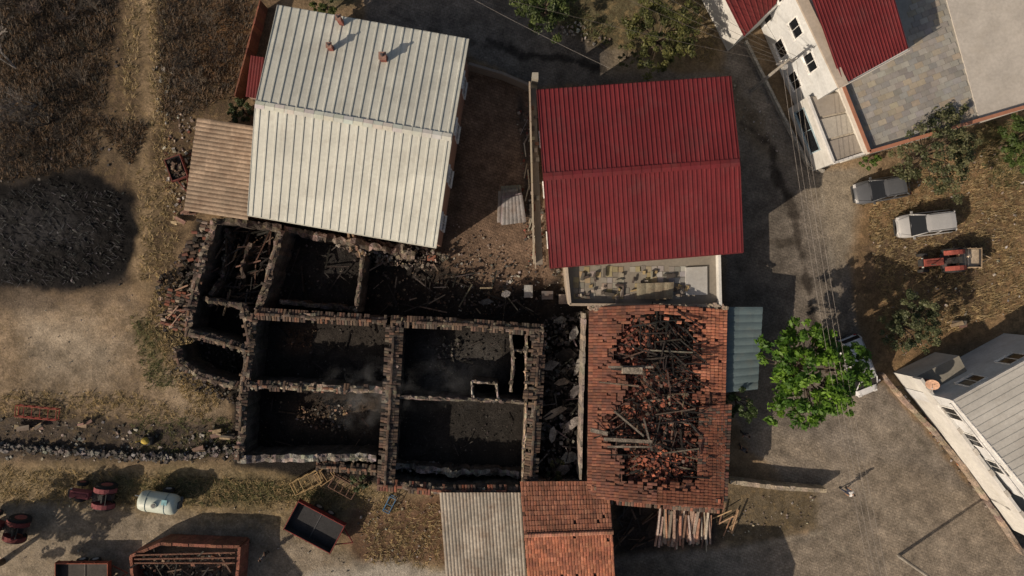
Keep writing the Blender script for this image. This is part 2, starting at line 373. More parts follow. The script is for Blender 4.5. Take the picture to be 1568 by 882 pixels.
bb.obox((a+b)/2-Vector((0,0,.1)),(b-a)/2,nrm*.24,Vector((0,0,.1)),(.23,.2,.17))
for i in range(9):
    p0=P(811+i*.78,125+i*31.1,4.0);p1=P(811+(i+.96)*.78,125+(i+.96)*31.1,4.0); bb.obox((p0+p1)/2-Vector((0,0,.35)),(p1-p0)/2,nrm*.05,Vector((0,0,.4)),jc((.34,.29,.23),.15))
bb.obox(P(818,130,2.2),Vector((.22,0,0)),Vector((0,.22,0)),Vector((0,0,2.2)),(.35,.33,.28))
for k in range(12): q=P(ru(814,824),ru(150,395),3.5); bb.obox(q,Vector((ru(.05,.15),0,0)),Vector((0,ru(.05,.3),0)),Vector((0,0,ru(.03,.2))),jc(random.choice([(.4,.36,.3),(.1,.08,.07),(.2,.1,.07)]),.2),.02)
o=bb.build('balcony',M_plaster,h2); fixparent(h2)
# terrace below red house
g_=group('terrace_annexe',P(985,440,0)); tb=MB()
T=[P(866,404,3),P(1098,388,3),P(1100,468,3),P(872,466,3)]
tb.prism([(q.x,q.y) for q in T],0,2.95,(.36,.3,.24),(.22,.2,.17))
for i,(a,b,c) in enumerate(((0,3,(.42,.36,.3)),(3,2,(.34,.28,.22)),(2,1,(.62,.62,.6)))):
    d=(T[b]-T[a]); tb.obox((T[a]+T[b])/2+Vector((0,0,.25)),d/2,Vector((-d.y,d.x,0)).normalized()*.09,Vector((0,0,.32)),c)
for i in range(20):
    for j in range(6):
        u=882+i*8.6+ru(-1,1); v=412+j*8.4+ru(-1,1)
        if R()<.3: continue
        c=random.choice([(.3,.26,.2),(.33,.27,.16),(.22,.2,.17),(.28,.26,.23)]) if u<1010 else random.choice([(.33,.32,.31),(.26,.25,.24)])
        an=ru(-.05,.05); tb.obox(P(u,v,2.97),Vector((.2,.2*an,0)),Vector((-.19*an,.19,0)),Vector((0,0,.012)),jc(c,.2))
for k in range(60):
    u,v=ru(885,1055),ru(416,461); a=ru(-.3,.3)+random.choice([0,1.5]); ex=Vector((math.cos(a),math.sin(a),0));ey=Vector((-ex.y,ex.x,0))
    tb.obox(P(u,v,3.03+ru(0,.15)),ex*ru(.06,.35),ey*ru(.04,.14),Vector((0,0,ru(.02,.1))),jc(random.choice([(.3,.27,.22),(.09,.08,.07),(.36,.27,.14),(.2,.17,.14),(.1,.08,.07),(.06,.05,.045)]),.2),.03)
tb.obox(P(1066,430,3.02),Vector((.75,0,0)),Vector((0,1.0,0)),Vector((0,0,.05)),(.42,.42,.41),.05)
tb.build('slab_and_parapet',M_plaster,g_)
rb_=MB(); corr(rb_,P(975,434,3.35),P(1032,432,3.4),P(975,458,3.2),P(1030,458,3.25),4,.05,(.2,.18,.13),'sin',3); rb_.build('loose_sheets',M_rust,g_); fixparent(g_)
# annexe left of white house
g_=group('lean_to_shed',P(335,260,0)); mb=MB(); corr(mb,P(388,193,3.6),P(380,337,3.6),P(302,180,3.0),P(282,322,3.0),22,.05,(.26,.195,.14),'sin',8,.16)
o=mb.build('roof_sheets',M_rust,g_); mb=MB(); w=shrink([P(302,180,3),P(388,193,3),P(380,335,3),P(282,322,3)],.15); mb.prism(w,0,2.9,(.25,.18,.13)); mb.build('walls',M_stone,g_); fixparent(g_)
g_=group('small_red_shed',P(390,115,0)); mb=MB(); corr(mb,P(384,85,2.6),P(405,88,2.6),P(376,148,2.4),P(398,152,2.4),5,.04,(.12,.02,.021),'sin',4); mb.build('roof',M_redm,g_)
mb=MB(); mb.prism(shrink([P(384,85,2.5),P(405,88,2.5),P(398,152,2.5),P(376,148,2.5)],.08),0,2.3,(.3,.22,.18)); mb.build('walls',M_plaster,g_); fixparent(g_)
mb=MB(); a=P(398,0,1.6);b=P(359,147,1.6)
for i in range(16):
    p0=a.lerp(b,i/16);p1=a.lerp(b,(i+.97)/16); d=p1-p0; mb.obox((p0+p1)/2-Vector((0,0,.8)),d/2,Vector((-d.y,d.x,0)).normalized()*ru(.04,.07),Vector((0,0,.8)),jc((.2,.075,.045),.3))
mb.build('rusty_fence',M_rust)
# ---------------------------------------------------------------- tiles
TC=[(.24,.09,.056),(.21,.08,.052),(.19,.08,.057),(.27,.115,.072),(.16,.07,.052)]
TB=[(.1,.07,.055),(.075,.053,.044),(.13,.086,.065),(.05,.041,.036),(.16,.11,.082),(.12,.1,.083)]
def tile(mb,p,dl,da,up,L,W,c,lift=.03):
    e=dl*L; vs=[]
    for k,(s,l) in enumerate(((Vector(),0),(e,lift))):
        for x,z in((-.5,0),(-.27,.26),(.27,.26),(.5,0)): vs.append(p+s+da*(W*x*(1 if k==0 else 1.12))+up*(W*z+l))
    mb.add(vs,[(0,1,5,4),(1,2,6,5),(2,3,7,6)],c)
def tiled(mb,r0,r1,e0,e1,pal,miss=.02,keep=None,tw=.21,tl_=.33,jit=.012,colf=None):
    n=max(1,int((e1-e0).length/tw)); L=(e0-r0).length; m_=max(1,int(round(L/tl_)))
    up=(r1-r0).cross(e0-r0).normalized()
    if up.z<0: up=-up
    for i in range(n):
        t=(i+.5)/n; a=r0.lerp(r1,t);b=e0.lerp(e1,t); dl=(b-a).normalized(); da=dl.cross(up)
        for j in range(m_):
            s=j/m_
            if R()<miss or (keep and not keep(t,s)): continue
            c=jc(random.choice(pal),.14)
            if colf: c=colf(t,s,c)
            q=a.lerp(b,s)+da*ru(-jit,jit)+up*ru(0,.012)
            tile(mb,q,(dl+da*ru(-.03,.03)).normalized(),da,up,L/m_*1.12,tw*1.08,c)
# ---------------------------------------------------------------- ruin
ruin=group('burned_house_ruin',P(600,600,0))
stone=MB(); tl=MB()
def hn(s,seed): return math.sin(s*.9+seed)*.12+math.sin(s*2.7+seed*2.1)*.1+ru(-.06,.06)
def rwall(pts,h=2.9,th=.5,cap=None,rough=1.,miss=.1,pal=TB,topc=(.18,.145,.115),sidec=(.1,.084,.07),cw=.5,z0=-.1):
    sd=ru(0,10); acc=0
    W=[P(u,v,h) for u,v in pts]
    prev=None
    for k in range(len(W)-1):
        a,b=W[k],W[k+1]; L=(b-a).length; d=(b-a)/L; nr=Vector((-d.y,d.x,0)); n=max(1,int(L/.3))
        for i in range(n+1):
            s=i/n; q=a.lerp(b,s); z=h+hn(acc+s*L,sd)*rough-(.12 if cap else 0)
            l=q+nr*(th/2+ru(-.04,.06)*rough); r=q-nr*(th/2+ru(-.04,.06)*rough)
            cur=[Vector((l.x,l.y,z0)),Vector((l.x,l.y,h*.6)),Vector((l.x,l.y,z+ru(-.06,.05))),Vector((q.x+ru(-.05,.05),q.y+ru(-.05,.05),z+ru(0,.1))),Vector((r.x,r.y,z+ru(-.06,.05))),Vector((r.x,r.y,h*.6)),Vector((r.x,r.y,z0))]
            if prev is None: stone.add(cur,[(0,1,2,3,4,5,6)],jc(sidec,.2))
            else:
                for e in range(6):
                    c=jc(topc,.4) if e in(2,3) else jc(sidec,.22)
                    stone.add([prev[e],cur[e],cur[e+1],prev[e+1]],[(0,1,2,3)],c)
            prev=cur
        acc+=L
        if cap:
            n=int(L/.2); gap=0
            for i in range(n):
                if gap>0: gap-=1; continue
                if R()<.02+miss*.12: gap=int(ru(1,5)); continue
                q=a.lerp(b,(i+.5)/n); q.z=h+hn(acc+i*.2,sd)*.2*rough+.06
                for sg in(1,-1):
                    if R()<miss: continue
                    dl=(nr*sg+Vector((0,0,-.35))+d*ru(-.1,.1)).normalized(); up=Vector((0,0,1))
                    nt_=1 if cw<.6 else 2
                    for jj in range(nt_):
                        if R()<miss: continue
                        tile(tl,q+dl*(cw/nt_*jj),dl,d,up,cw/nt_*1.1,.2,jc(random.choice(pal),.2),.02)
            n=int(L/.35)
            for i in range(n):
                if R()<miss*1.5: continue
                q=a.lerp(b,(i+.1)/n); q.z=h+.13; tile(tl,q,(d+nr*ru(-.1,.1)).normalized(),nr,Vector((0,0,1)),.38,.2,jc(random.choice(pal),.2))
        for i in range(int(L*(3.5 if not cap else 1.5+6*miss))):
            q=a.lerp(b,R())+nr*ru(-th/2,th/2); s=ru(.04,.12)
            an=ru(0,3); ex=Vector((math.cos(an),math.sin(an),0));ey=Vector((-ex.y,ex.x,0))
            stone.obox(q+Vector((0,0,ru(-.08,.06))),ex*s,ey*s*ru(.6,1),Vector((0,0,s*.6)),jc(random.choice([topc,(.26,.225,.185),(.1,.085,.07)]),.3),s*.35)
TBo=TB+TB+[(.19,.1,.068),(.22,.13,.09)]
CWt=.43
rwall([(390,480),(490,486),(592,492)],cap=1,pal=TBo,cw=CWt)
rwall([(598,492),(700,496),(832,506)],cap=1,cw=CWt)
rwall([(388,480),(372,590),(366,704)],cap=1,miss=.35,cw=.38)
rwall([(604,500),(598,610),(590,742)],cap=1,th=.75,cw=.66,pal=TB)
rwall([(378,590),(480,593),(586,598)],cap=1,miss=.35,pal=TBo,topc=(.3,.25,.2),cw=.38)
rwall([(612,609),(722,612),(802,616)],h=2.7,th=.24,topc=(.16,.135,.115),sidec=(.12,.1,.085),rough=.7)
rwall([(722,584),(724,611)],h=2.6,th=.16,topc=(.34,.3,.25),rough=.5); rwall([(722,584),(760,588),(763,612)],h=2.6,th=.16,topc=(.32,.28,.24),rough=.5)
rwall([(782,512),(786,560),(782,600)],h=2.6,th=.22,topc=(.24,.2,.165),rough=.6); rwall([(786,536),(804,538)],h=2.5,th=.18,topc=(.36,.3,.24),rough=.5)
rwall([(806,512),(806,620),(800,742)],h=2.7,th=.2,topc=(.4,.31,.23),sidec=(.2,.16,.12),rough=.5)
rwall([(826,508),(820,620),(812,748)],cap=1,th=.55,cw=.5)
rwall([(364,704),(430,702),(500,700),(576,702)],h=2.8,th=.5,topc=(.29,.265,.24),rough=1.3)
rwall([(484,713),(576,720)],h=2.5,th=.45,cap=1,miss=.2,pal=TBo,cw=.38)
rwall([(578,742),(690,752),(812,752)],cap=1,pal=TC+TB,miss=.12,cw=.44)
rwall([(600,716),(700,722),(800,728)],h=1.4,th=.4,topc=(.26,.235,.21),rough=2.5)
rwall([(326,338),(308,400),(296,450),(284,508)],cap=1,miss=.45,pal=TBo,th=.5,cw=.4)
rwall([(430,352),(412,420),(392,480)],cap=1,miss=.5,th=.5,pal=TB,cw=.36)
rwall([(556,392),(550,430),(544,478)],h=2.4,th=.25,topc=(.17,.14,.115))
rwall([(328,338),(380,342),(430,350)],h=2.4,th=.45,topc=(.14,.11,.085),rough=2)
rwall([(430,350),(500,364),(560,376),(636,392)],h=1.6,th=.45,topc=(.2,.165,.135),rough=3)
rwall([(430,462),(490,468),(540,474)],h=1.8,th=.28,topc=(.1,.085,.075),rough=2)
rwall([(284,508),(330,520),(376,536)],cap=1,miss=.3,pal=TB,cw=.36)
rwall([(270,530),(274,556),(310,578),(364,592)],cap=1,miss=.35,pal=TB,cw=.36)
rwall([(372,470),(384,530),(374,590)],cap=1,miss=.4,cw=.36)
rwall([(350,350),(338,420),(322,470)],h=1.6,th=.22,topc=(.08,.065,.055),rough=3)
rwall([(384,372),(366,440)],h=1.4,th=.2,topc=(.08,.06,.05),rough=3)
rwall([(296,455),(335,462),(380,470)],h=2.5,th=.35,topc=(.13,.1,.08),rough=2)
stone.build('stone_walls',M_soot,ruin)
tiled(tl,P(302,334,2.7),P(270,410,2.6) ,P(326,340,2.5),P(314,398,2.4),TC+TB+TB+[(.3,.24,.19)],.4,jit=.06)
tiled(tl,P(258,440,1.6),P(244,500,1.4),P(298,450,1.3),P(286,508,1.3),TC+TB+[(.38,.28,.2),(.38,.31,.25)],.35,jit=.07)
tiled(tl,P(812,512,3.1),P(800,610,3.1),P(832,512,2.95),P(822,610,2.95),TB,.35)
tl.build('roof_tiles',M_stile,ruin)
def rubble(mb,poly,n,smin,smax,pal,z0=0.,z1=.3,flat=.6,ja=.3):
    for _ in range(n):
        u,v=sample(poly); s=smin+(smax-smin)*R()**2.2; an=ru(0,6.3); ex=Vector((math.cos(an),math.sin(an),ru(-.3,.3)));ey=Vector((-ex.y,ex.x,ru(-.3,.3)))
        mb.obox(P(u,v,ru(z0,z1)),ex*s,ey*s*ru(.4,1),Vector((0,0,s*flat)),jc(random.choice(pal),ja),s*.35)
def timbers(mb,poly,n,l0,l1,r0,r1,pal,z0,z1,ang=None,tilt=.25):
    for _ in range(n):
        u,v=sample(poly); an=ru(0,6.3) if ang is None else random.choice(ang)+ru(-.2,.2)
        L=ru(l0,l1); d=Vector((math.cos(an),math.sin(an),ru(-tilt,tilt))).normalized(); sdv=Vector((-d.y,d.x,0)).normalized(); r=ru(r0,r1)
        mb.obox(P(u,v,ru(z0,z1)),d*L/2,sdv*r,sdv.cross(d)*r*.8,jc(random.choice(pal),.35),r*.3)
rm=MB(); tm=MB()
GR=[(.05,.046,.042),(.075,.068,.062),(.12,.108,.098),(.032,.03,.028),(.04,.036,.033)]
BRN=[(.09,.06,.043),(.14,.088,.06),(.06,.043,.033),(.19,.14,.1),(.035,.028,.024)]
CH=[(.02,.018,.017),(.03,.026,.024),(.045,.04,.036),(.016,.015,.014)]
rooms={'a':[(395,492),(590,500),(584,590),(380,586)],'b':[(615,505),(780,512),(780,600),(612,603)],'c':[(382,605),(580,608),(575,695),(375,698)],
 'd':[(612,618),(798,622),(792,715),(605,712)],'e':[(335,345),(425,352),(385,470),(300,460)],'f':[(435,360),(550,380),(540,470),(400,470)],'g':[(560,385),(700,400),(830,470),(830,490),(555,475)],
 'h':[(290,510),(372,535),(362,585),(285,555)],'i':[(832,485),(897,475),(890,740),(828,745)]}
rubble(rm,rooms['a'],350,.02,.07,GR,0,.1); rubble(rm,[(440,505),(485,505),(475,535),(430,530)],130,.03,.09,BRN+[(.25,.13,.08)],0,.2)
rubble(rm,rooms['b'],380,.02,.08,GR,0,.1); rubble(rm,[(670,515),(710,520),(690,580),(665,575)],90,.05,.13,GR+[(.19,.175,.16)],0,.2)
rubble(rm,rooms['c'],320,.02,.08,GR+BRN,0,.12); rubble(rm,[(455,622),(540,620),(530,660),(455,655)],280,.03,.12,BRN+[(.28,.19,.12),(.22,.2,.18)],.05,.45)
rubble(rm,rooms['d'],300,.02,.06,GR,0,.08); rubble(rm,[(605,704),(800,714),(800,742),(590,736)],200,.03,.12,[(.34,.31,.28),(.2,.18,.165),(.08,.07,.065)],.1,.5)
rubble(rm,rooms['e'],750,.03,.12,BRN+GR,.1,.7); rubble(rm,rooms['f'],260,.02,.09,GR,0,.2); rubble(rm,rooms['g'],600,.03,.11,GR+BRN,0,.3)
rubble(rm,[(480,355),(640,375),(690,390),(660,415),(560,400)],650,.03,.15,[(.27,.235,.2),(.2,.155,.12),(.13,.11,.095),(.34,.3,.26)],.1,.9)
rubble(rm,rooms['h'],200,.03,.1,GR,0,.3)
rubble(rm,rooms['i'],1200,.03,.17,GR+GR+[(.19,.18,.17),(.15,.145,.14),(.24,.22,.2)],.1,1.)
rubble(rm,[(240,430),(325,330),(300,440),(250,510)],420,.03,.16,BRN+GR+[(.3,.25,.2)],.1,.8)
rubble(rm,[(262,560),(365,600),(360,620),(260,580)],90,.04,.13,GR,0,.3)
def slab(u,v,a,w,l,c,z):
    n=random.choice([5,6,7]); vs=[];C=P(u,v,z); tx,ty=ru(-.2,.2),ru(-.2,.2)
    for i in range(n):
        t=2*math.pi*i/n+ru(-.25,.25); x=math.cos(t)*l*ru(.7,1.1);y=math.sin(t)*w*ru(.7,1.1); X_=x*math.cos(a)-y*math.sin(a);Y_=x*math.sin(a)+y*math.cos(a); vs.append(C+Vector((X_,Y_,X_*tx+Y_*ty)))
    dn=Vector((0,0,-.12)); rm.add(vs+[q+dn for q in vs],[tuple(range(n))]+[(i,n+i,n+(i+1)%n,(i+1)%n) for i in range(n)],jc(c,.12))
for u,v,a,w,l,c in((842,560,.3,.4,.8,(.18,.17,.16)),(878,512,1.2,.35,.7,(.22,.21,.2)),(850,632,.5,.3,1.2,(.3,.25,.19)),(872,700,.2,.5,.8,(.2,.195,.19)),(846,665,1.4,.3,.7,(.24,.23,.22)),(880,600,.9,.35,.8,(.15,.14,.14)),(862,585,.2,.3,.7,(.2,.16,.125)),(876,650,.8,.4,1.1,(.22,.2,.18)),(775,450,.5,.3,.5,(.2,.19,.185)),(745,462,.1,.25,.6,(.1,.1,.1)),(665,718,0,.25,.5,(.46,.43,.38)),(640,715,.4,.18,.4,(.38,.35,.3)),(868,545,.2,.6,.9,(.01,.009,.009)),(862,720,.4,.4,.7,(.21,.2,.19)),(858,490,.2,.3,.7,(.18,.18,.17)),(885,560,1.3,.25,.8,(.22,.21,.19)),(610,380,.6,.3,.6,(.26,.22,.18)),(626,388,1.2,.25,.5,(.34,.3,.25)),(720,722,.2,.2,.4,(.36,.33,.28))): slab(u,v,a,w,l,c,ru(.9,1.3))  # the near-black slab stands in for a hole, its shade as colour
timbers(tm,rooms['e'],110,.6,2.6,.03,.07,CH+BRN,.4,1.5,[1.3,.1,.6]); timbers(tm,rooms['g'],60,.5,2.2,.02,.06,CH+[(.2,.16,.12)],.2,.8)
timbers(tm,rooms['a'],16,.5,2.,.02,.05,CH,.1,.3); timbers(tm,rooms['f'],26,.6,2.4,.03,.06,CH,.1,.5); timbers(tm,rooms['c'],16,.6,1.6,.02,.05,CH+BRN,.1,.4)
timbers(tm,rooms['b'],10,.5,1.6,.02,.05,CH,.1,.25); timbers(tm,rooms['d'],8,.5,1.5,.02,.05,CH,.1,.25); timbers(tm,rooms['i'],50,.5,1.8,.02,.06,CH+[(.18,.16,.14)],.5,1.4)
timbers(tm,[(530,360),(560,370),(560,420),(540,410)],6,1.5,2.6,.05,.08,[(.28,.21,.14),(.18,.12,.08)],1.,2.,[1.9])
timbers(tm,[(270,440),(300,440),(280,510),(240,500)],18,.6,1.9,.03,.06,[(.33,.24,.17),(.22,.15,.11),(.1,.07,.055)],1.2,1.7,[.2,.8])
rm.build('rubble',M_soot,ruin); tm.build('charred_timbers',M_char,ruin); fixparent(ruin)
# ---------------------------------------------------------------- burned tile-roof house
bh=group('burned_tile_roof_house',P(1005,620,0))
E=3.3; RG=4.7
nw,ne,se,sw=P(903,470,E),P(1112,474,E),P(1106,778,E),P(900,762,E); rn,rs=P(1010,466,RG),P(1006,772,RG)
mb=MB()
def ring(pts,z0,z1,th,c):
    n=len(pts)
    for i in range(n):
        a,b=Vector((*pts[i],0)),Vector((*pts[(i+1)%n],0)); d=(b-a); L=d.length; nr=Vector((-d.y,d.x,0)).normalized()
        k=int(L/.5)
        for j in range(k):
            q=a.lerp(b,(j+.5)/k); h_=z1+ru(-.06,.04); mb.obox(Vector((q.x,q.y,(z0+h_)/2)),d/k/2,nr*(th/2+ru(-.01,.02)),Vector((0,0,(h_-z0)/2)),jc(c,.15))
ring([tuple(x) for x in shrink([nw,ne,se,sw],.3)],-.1,E-.1,.5,(.3,.24,.19))
mb.build('walls',M_stone,bh)
HOLE=[(958,486),(990,478),(1030,480),(1062,488),(1070,520),(1062,550),(1080,590),(1064,608),(1096,622),(1070,660),(1082,700),(1066,738),(1000,750),(950,738),(952,700),(934,680),(924,652),(948,620),(962,590),(945,560),(938,530),(952,505)]
mt=MB()
def toUV(a): k=HC*S/(HC-a.z); return a.x*k+784,441-a.y*k
def keepf(flip):
    def f(t,s):
        a=rn.lerp(rs,t).lerp((ne.lerp(se,t) if flip else nw.lerp(sw,t)),s)
        u,v=toUV(a); return not inpoly(HOLE,u+ru(-15,15),v+ru(-15,15))
    return f
def colw(t,s,c):
    k=.6+.4*min(1,abs(s-.35)*1.6); k*= .9+.16*math.sin(t*9)*math.sin(t*23+s*5); return tuple(x*max(.4,k*1.1) for x in c)
TO=[(.36,.135,.078),(.32,.12,.07),(.27,.105,.065),(.4,.165,.1)]
tiled(mt,rn,rs,nw,sw,TC,.01,keepf(0),colf=colw)
def cole(t,s,c): return tuple(x*(1.3 if t<.42 else .6) for x in c)
tiled(mt,rn,rs,ne,se,TO,.03,keepf(1),colf=cole)
tiled(mt,P(1070,622,3.8),P(1066,760,3.8),P(1119,618,3.2),P(1112,768,3.2),TB+TC+TC,.02,None)
tiled(mt,P(906,744,3.5),P(1104,764,3.5),P(902,768,3.2),P(1102,784,3.2),TC+TB,.05)
mt.build('roof_tiles',M_tile,bh)
dk=MB()
for flip in(0,1):
    e0,e1=(ne,se) if flip else (nw,sw)
    for i in range(60):
        for j in range(14):
            qs=[rn.lerp(rs,t).lerp(e0.lerp(e1,t),s) for t,s in((i/60,j/14),((i+1)/60,j/14),((i+1)/60,(j+1)/14),(i/60,(j+1)/14))]
            u,v=toUV((qs[0]+qs[2])/2)
            if not inpoly(HOLE,u,v): dk.add([q-Vector((0,0,.05)) for q in qs],[(0,1,2,3)],jc((.12,.056,.04),.2))
dk.build('roof_boards',M_wood,bh)
sg=MB(); n1,n2=46,66; pts={}
for j in range(n2+1):
    for i in range(n1+1):
        u=908+i/n1*190; v=476+j/n2*290
        e=min(i,n1-i,j,n2-j)/6.; z=3.15-.35*min(1,e)+ru(0,.28)*min(1,e)+.75*math.exp(-((u-1005)/45)**2)*min(1,e)
        pts[i,j]=P(u,v,z)
for j in range(n2):
    for i in range(n1):
        sg.quad(pts[i,j],pts[i,j+1],pts[i+1,j+1],pts[i+1,j],jc(random.choice([(.06,.036,.029),(.1,.047,.034),(.03,.023,.02),(.15,.06,.04)]),.3))
sg.build('collapsed_roof_bed',M_char,bh)
fr=MB()
def frags(poly,n,pal,lo,hi,s0=.05,s1=.14):
    for _ in range(n):
        u,v=sample(poly); z=ru(lo,hi)+.55*math.exp(-((u-1005)/45)**2); s=ru(s0,s1); an=ru(0,6.3); tx=ru(-.5,.5)
        ex=Vector((math.cos(an),math.sin(an),tx)); ey=Vector((-ex.y,ex.x,ru(-.4,.4)))
        fr.obox(P(u,v,z),ex*s,ey*s*ru(.5,.9),Vector((0,0,.015)),jc(random.choice(pal),.25),.012)
RD=[(.26,.085,.055),(.2,.07,.048),(.14,.058,.042),(.32,.11,.068),(.08,.045,.036),(.035,.028,.025),(.14,.105,.085)]
frags(HOLE,3600,RD,2.8,3.35)
frags([(960,690),(1066,690),(1060,742),(960,738)],520,[(.38,.12,.065),(.28,.09,.055),(.15,.06,.045)],2.9,3.45)
frags([(960,615),(1056,600),(1066,660),(960,665)],420,[(.36,.12,.07),(.24,.085,.055),(.18,.14,.11)],2.9,3.5)
frags([(940,500),(975,495),(975,600),(950,600)],260,[(.26,.085,.055),(.2,.07,.05)],2.9,3.45)
fr.build('broken_tiles',M_tile,bh)
tb2=MB()
BK=[(.014,.013,.013),(.022,.02,.019),(.03,.026,.024)]
timbers(tb2,HOLE,150,.5,2.2,.02,.05,BK+[(.07,.045,.036),(.12,.09,.07)],3.4,4.1,[.05,-.35,-.9,.5,1.5],.2)
timbers(tb2,[(980,478),(1064,482),(1065,570),(990,580)],85,.9,2.6,.025,.055,BK,3.6,4.4,[-.6,-.9,.2,1.5],.2)
timbers(tb2,[(955,590),(1060,575),(1065,690),(950,680)],60,.8,2.2,.02,.05,BK+[(.08,.055,.042)],3.6,4.2,[-.6,.1,1.5],.2)
timbers(tb2,[(950,520),(1075,520),(1075,720),(940,720)],14,2.,3.4,.04,.06,BK+[(.11,.09,.075)],3.9,4.3,[.05,-.1],.08)
for u0,v0,u1,v1,w in((932,562,1000,562,.1),(925,672,998,676,.1),(930,684,998,684,.07),(905,658,930,664,.12),(940,630,985,668,.07),(985,640,998,690,.06)):
    a,b=P(u0,v0,4.5),P(u1,v1,4.5); d=b-a; nr=Vector((-d.y,d.x,0)).normalized(); tb2.obox((a+b)/2,d/2,nr*w,Vector((0,0,.08)),(.17,.145,.12),.04)
tb2.obox(P(968,567,4.6),Vector((.7,0,0)),Vector((0,.24,0)),Vector((0,0,.15)),(.23,.2,.165),.03)
tb2.build('charred_rafters',M_char,bh)
ed=MB()
for k in range(130):
    u=ru(900,1112); q=P(u,ru(466,474),3.5); s=ru(.05,.14); ed.obox(q,Vector((s,0,0)),Vector((0,s*.8,0)),Vector((0,0,s*.5)),jc((.36,.29,.22),.35),.05)
a,b=P(896,480,3.2),P(889,735,3.2)
for i in range(30):
    q=a.lerp(b,(i+.5)/30); ed.obox(q-Vector((0,0,1.6)),(b-a)/60,Vector((ru(.05,.1),0,0)),Vector((0,0,1.65+ru(-.08,.04))),jc((.3,.25,.21),.25))
ed.build('wall_coping',M_stone,bh); fixparent(bh)
# blue-grey lean-to
g_=group('blue_metal_shed',P(1135,530,0)); mb=MB(); corr(mb,P(1108,470,2.9),P(1104,602,2.9),P(1168,470,2.6),P(1160,596,2.6),11,.05,(.1,.14,.155),'sin',5,.1)
mb.build('roof_sheets',M_metal,g_); mb=MB(); mb.prism(shrink([P(1110,472,2.6),P(1166,472,2.6),P(1158,594,2.6),P(1106,598,2.6)],.1),0,2.5,(.35,.32,.28)); mb.build('walls',M_plaster,g_); fixparent(g_)
# bottom roofs
g_=group('grey_corrugated_shed',P(740,815,0)); mb=MB(); corr(mb,P(673,754,3.2),P(798,754,3.2),P(684,900,2.7),P(808,905,2.7),24,.045,(.28,.25,.21),'sin',12,.24)
mb.build('roof_sheets',M_rust,g_); mb=MB(); mb.prism(shrink([P(675,757,2.6),P(797,757,2.6),P(806,898,2.6),P(685,896,2.6)],.1),0,2.5,(.25,.2,.16)); mb.build('walls',M_stone,g_); fixparent(g_)
g_=group('clay_tile_shed',P(870,830,0)); mb=MB()
tiled(mb,P(803,822,3.9),P(938,816,3.9),P(797,738,3.2),P(932,738,3.2),[(.25,.1,.06),(.2,.085,.055),(.28,.125,.08)],.01)
tiled(mb,P(803,820,3.9),P(938,815,3.9),P(812,925,3.1),P(944,920,3.1),TO,.01)  # sun on the lower slope is put into this brighter palette
for i in range(30):
    a=P(803,820,4.0).lerp(P(938,815,4.0),i/30); tile(mb,a,Vector((1,0,0)),Vector((0,1,0)),Vector((0,0,1)),.26,.28,jc((.36,.17,.11),.2))
mb.build('roof_tiles',M_tile,g_); mb=MB(); 
w=[P(799,741,3),P(930,741,3),P(941,915,3),P(812,918,3)]; mb.prism(shrink(w,.2),0,2.85,(.3,.22,.17)); mb.build('walls',M_stone,g_)
mb=MB(); mb.add([P(803,821,3.85),P(938,816,3.85),P(932,740,3.12),P(797,740,3.12),P(812,922,3.02),P(944,918,3.02)],[(0,1,2,3),(0,4,5,1)],(.12,.06,.042)); mb.build('roof_deck',M_wood,g_); fixparent(g_)
mb=MB(); pts=[(1118,738),(1190,747),(1266,752)]
for k in range(2):
    a,b=P(*pts[k],1.2),P(*pts[k+1],1.2); d=b-a; n=8
    for i in range(n):
        q=a.lerp(b,(i+.5)/n); nr=Vector((-d.y,d.x,0)).normalized(); mb.obox(q-Vector((0,0,.6)),d/n/2,nr*ru(.14,.18),Vector((0,0,.6+ru(-.05,.03))),jc((.36,.3,.23),.15))
mb.build('low_stone_wall',M_stone)
mb=MB()
for i in range(90):
    u=ru(1004,1088); v=805+ru(-8,12); an=1.5+ru(-.14,.16); L=ru(.8,1.5); d=Vector((math.cos(an),math.sin(an),ru(-.03,.03))); s=Vector((d.y,-d.x,0)).normalized()
    mb.obox(P(u,v,.1+i*.01+ru(0,.1)),d*L,s*ru(.04,.1),Vector((0,0,.02)),jc(random.choice([(.42,.3,.24),(.5,.42,.36),(.2,.12,.09),(.42,.23,.16),(.33,.28,.23)]),.2))
mb.build('plank_stack',M_wood)
mb=MB(); timbers(mb,[(940,775),(1000,780),(1000,830),(945,840)],22,.8,2,.03,.06,CH+BRN,.1,.6); timbers(mb,[(1100,780),(1130,790),(1120,830)],8,.8,2,.03,.06,[(.33,.22,.13)],.1,.5,[1.2,.6]); mb.build('scattered_boards',M_wood)
mb=MB()
for (a_,b_) in(((718,97),(770,112)),((770,112),(816,132))):
    a,b=P(*a_,1.5),P(*b_,1.5); d=b-a; nr=Vector((-d.y,d.x,0)).normalized(); mb.obox((a+b)/2-Vector((0,0,.75)),d/2,nr*.1,Vector((0,0,.75)),(.24,.2,.165))
mb.build('courtyard_wall',M_plaster)
g_=group('stacked_metal_sheets',P(795,305,0)); mb=MB()
for k in range(6):
    o=ru(-8,5); corr(mb,P(770+o,285+k*4,.5+k*.12),P(800+o,283+k*3,.5+k*.12),P(768+o,335+k*2,.3+k*.12),P(806+o,335+k,.3+k*.12),6,.04,jc((.22,.21,.195),.35),'sin',3)
mb.build('sheets',M_rust,g_); fixparent(g_)
mb=MB(); timbers(mb,[(796,180),(822,180),(835,400),(815,405)],34,.4,1.8,.02,.06,[(.3,.25,.2),(.15,.12,.1),(.36,.32,.27)],.1,.6,[1.5,1.2]); rubble(mb,[(790,160),(822,160),(835,400),(805,405)],180,.03,.13,[(.34,.3,.26),(.2,.15,.12),(.25,.07,.05),(.08,.07,.06)],.02,.2)
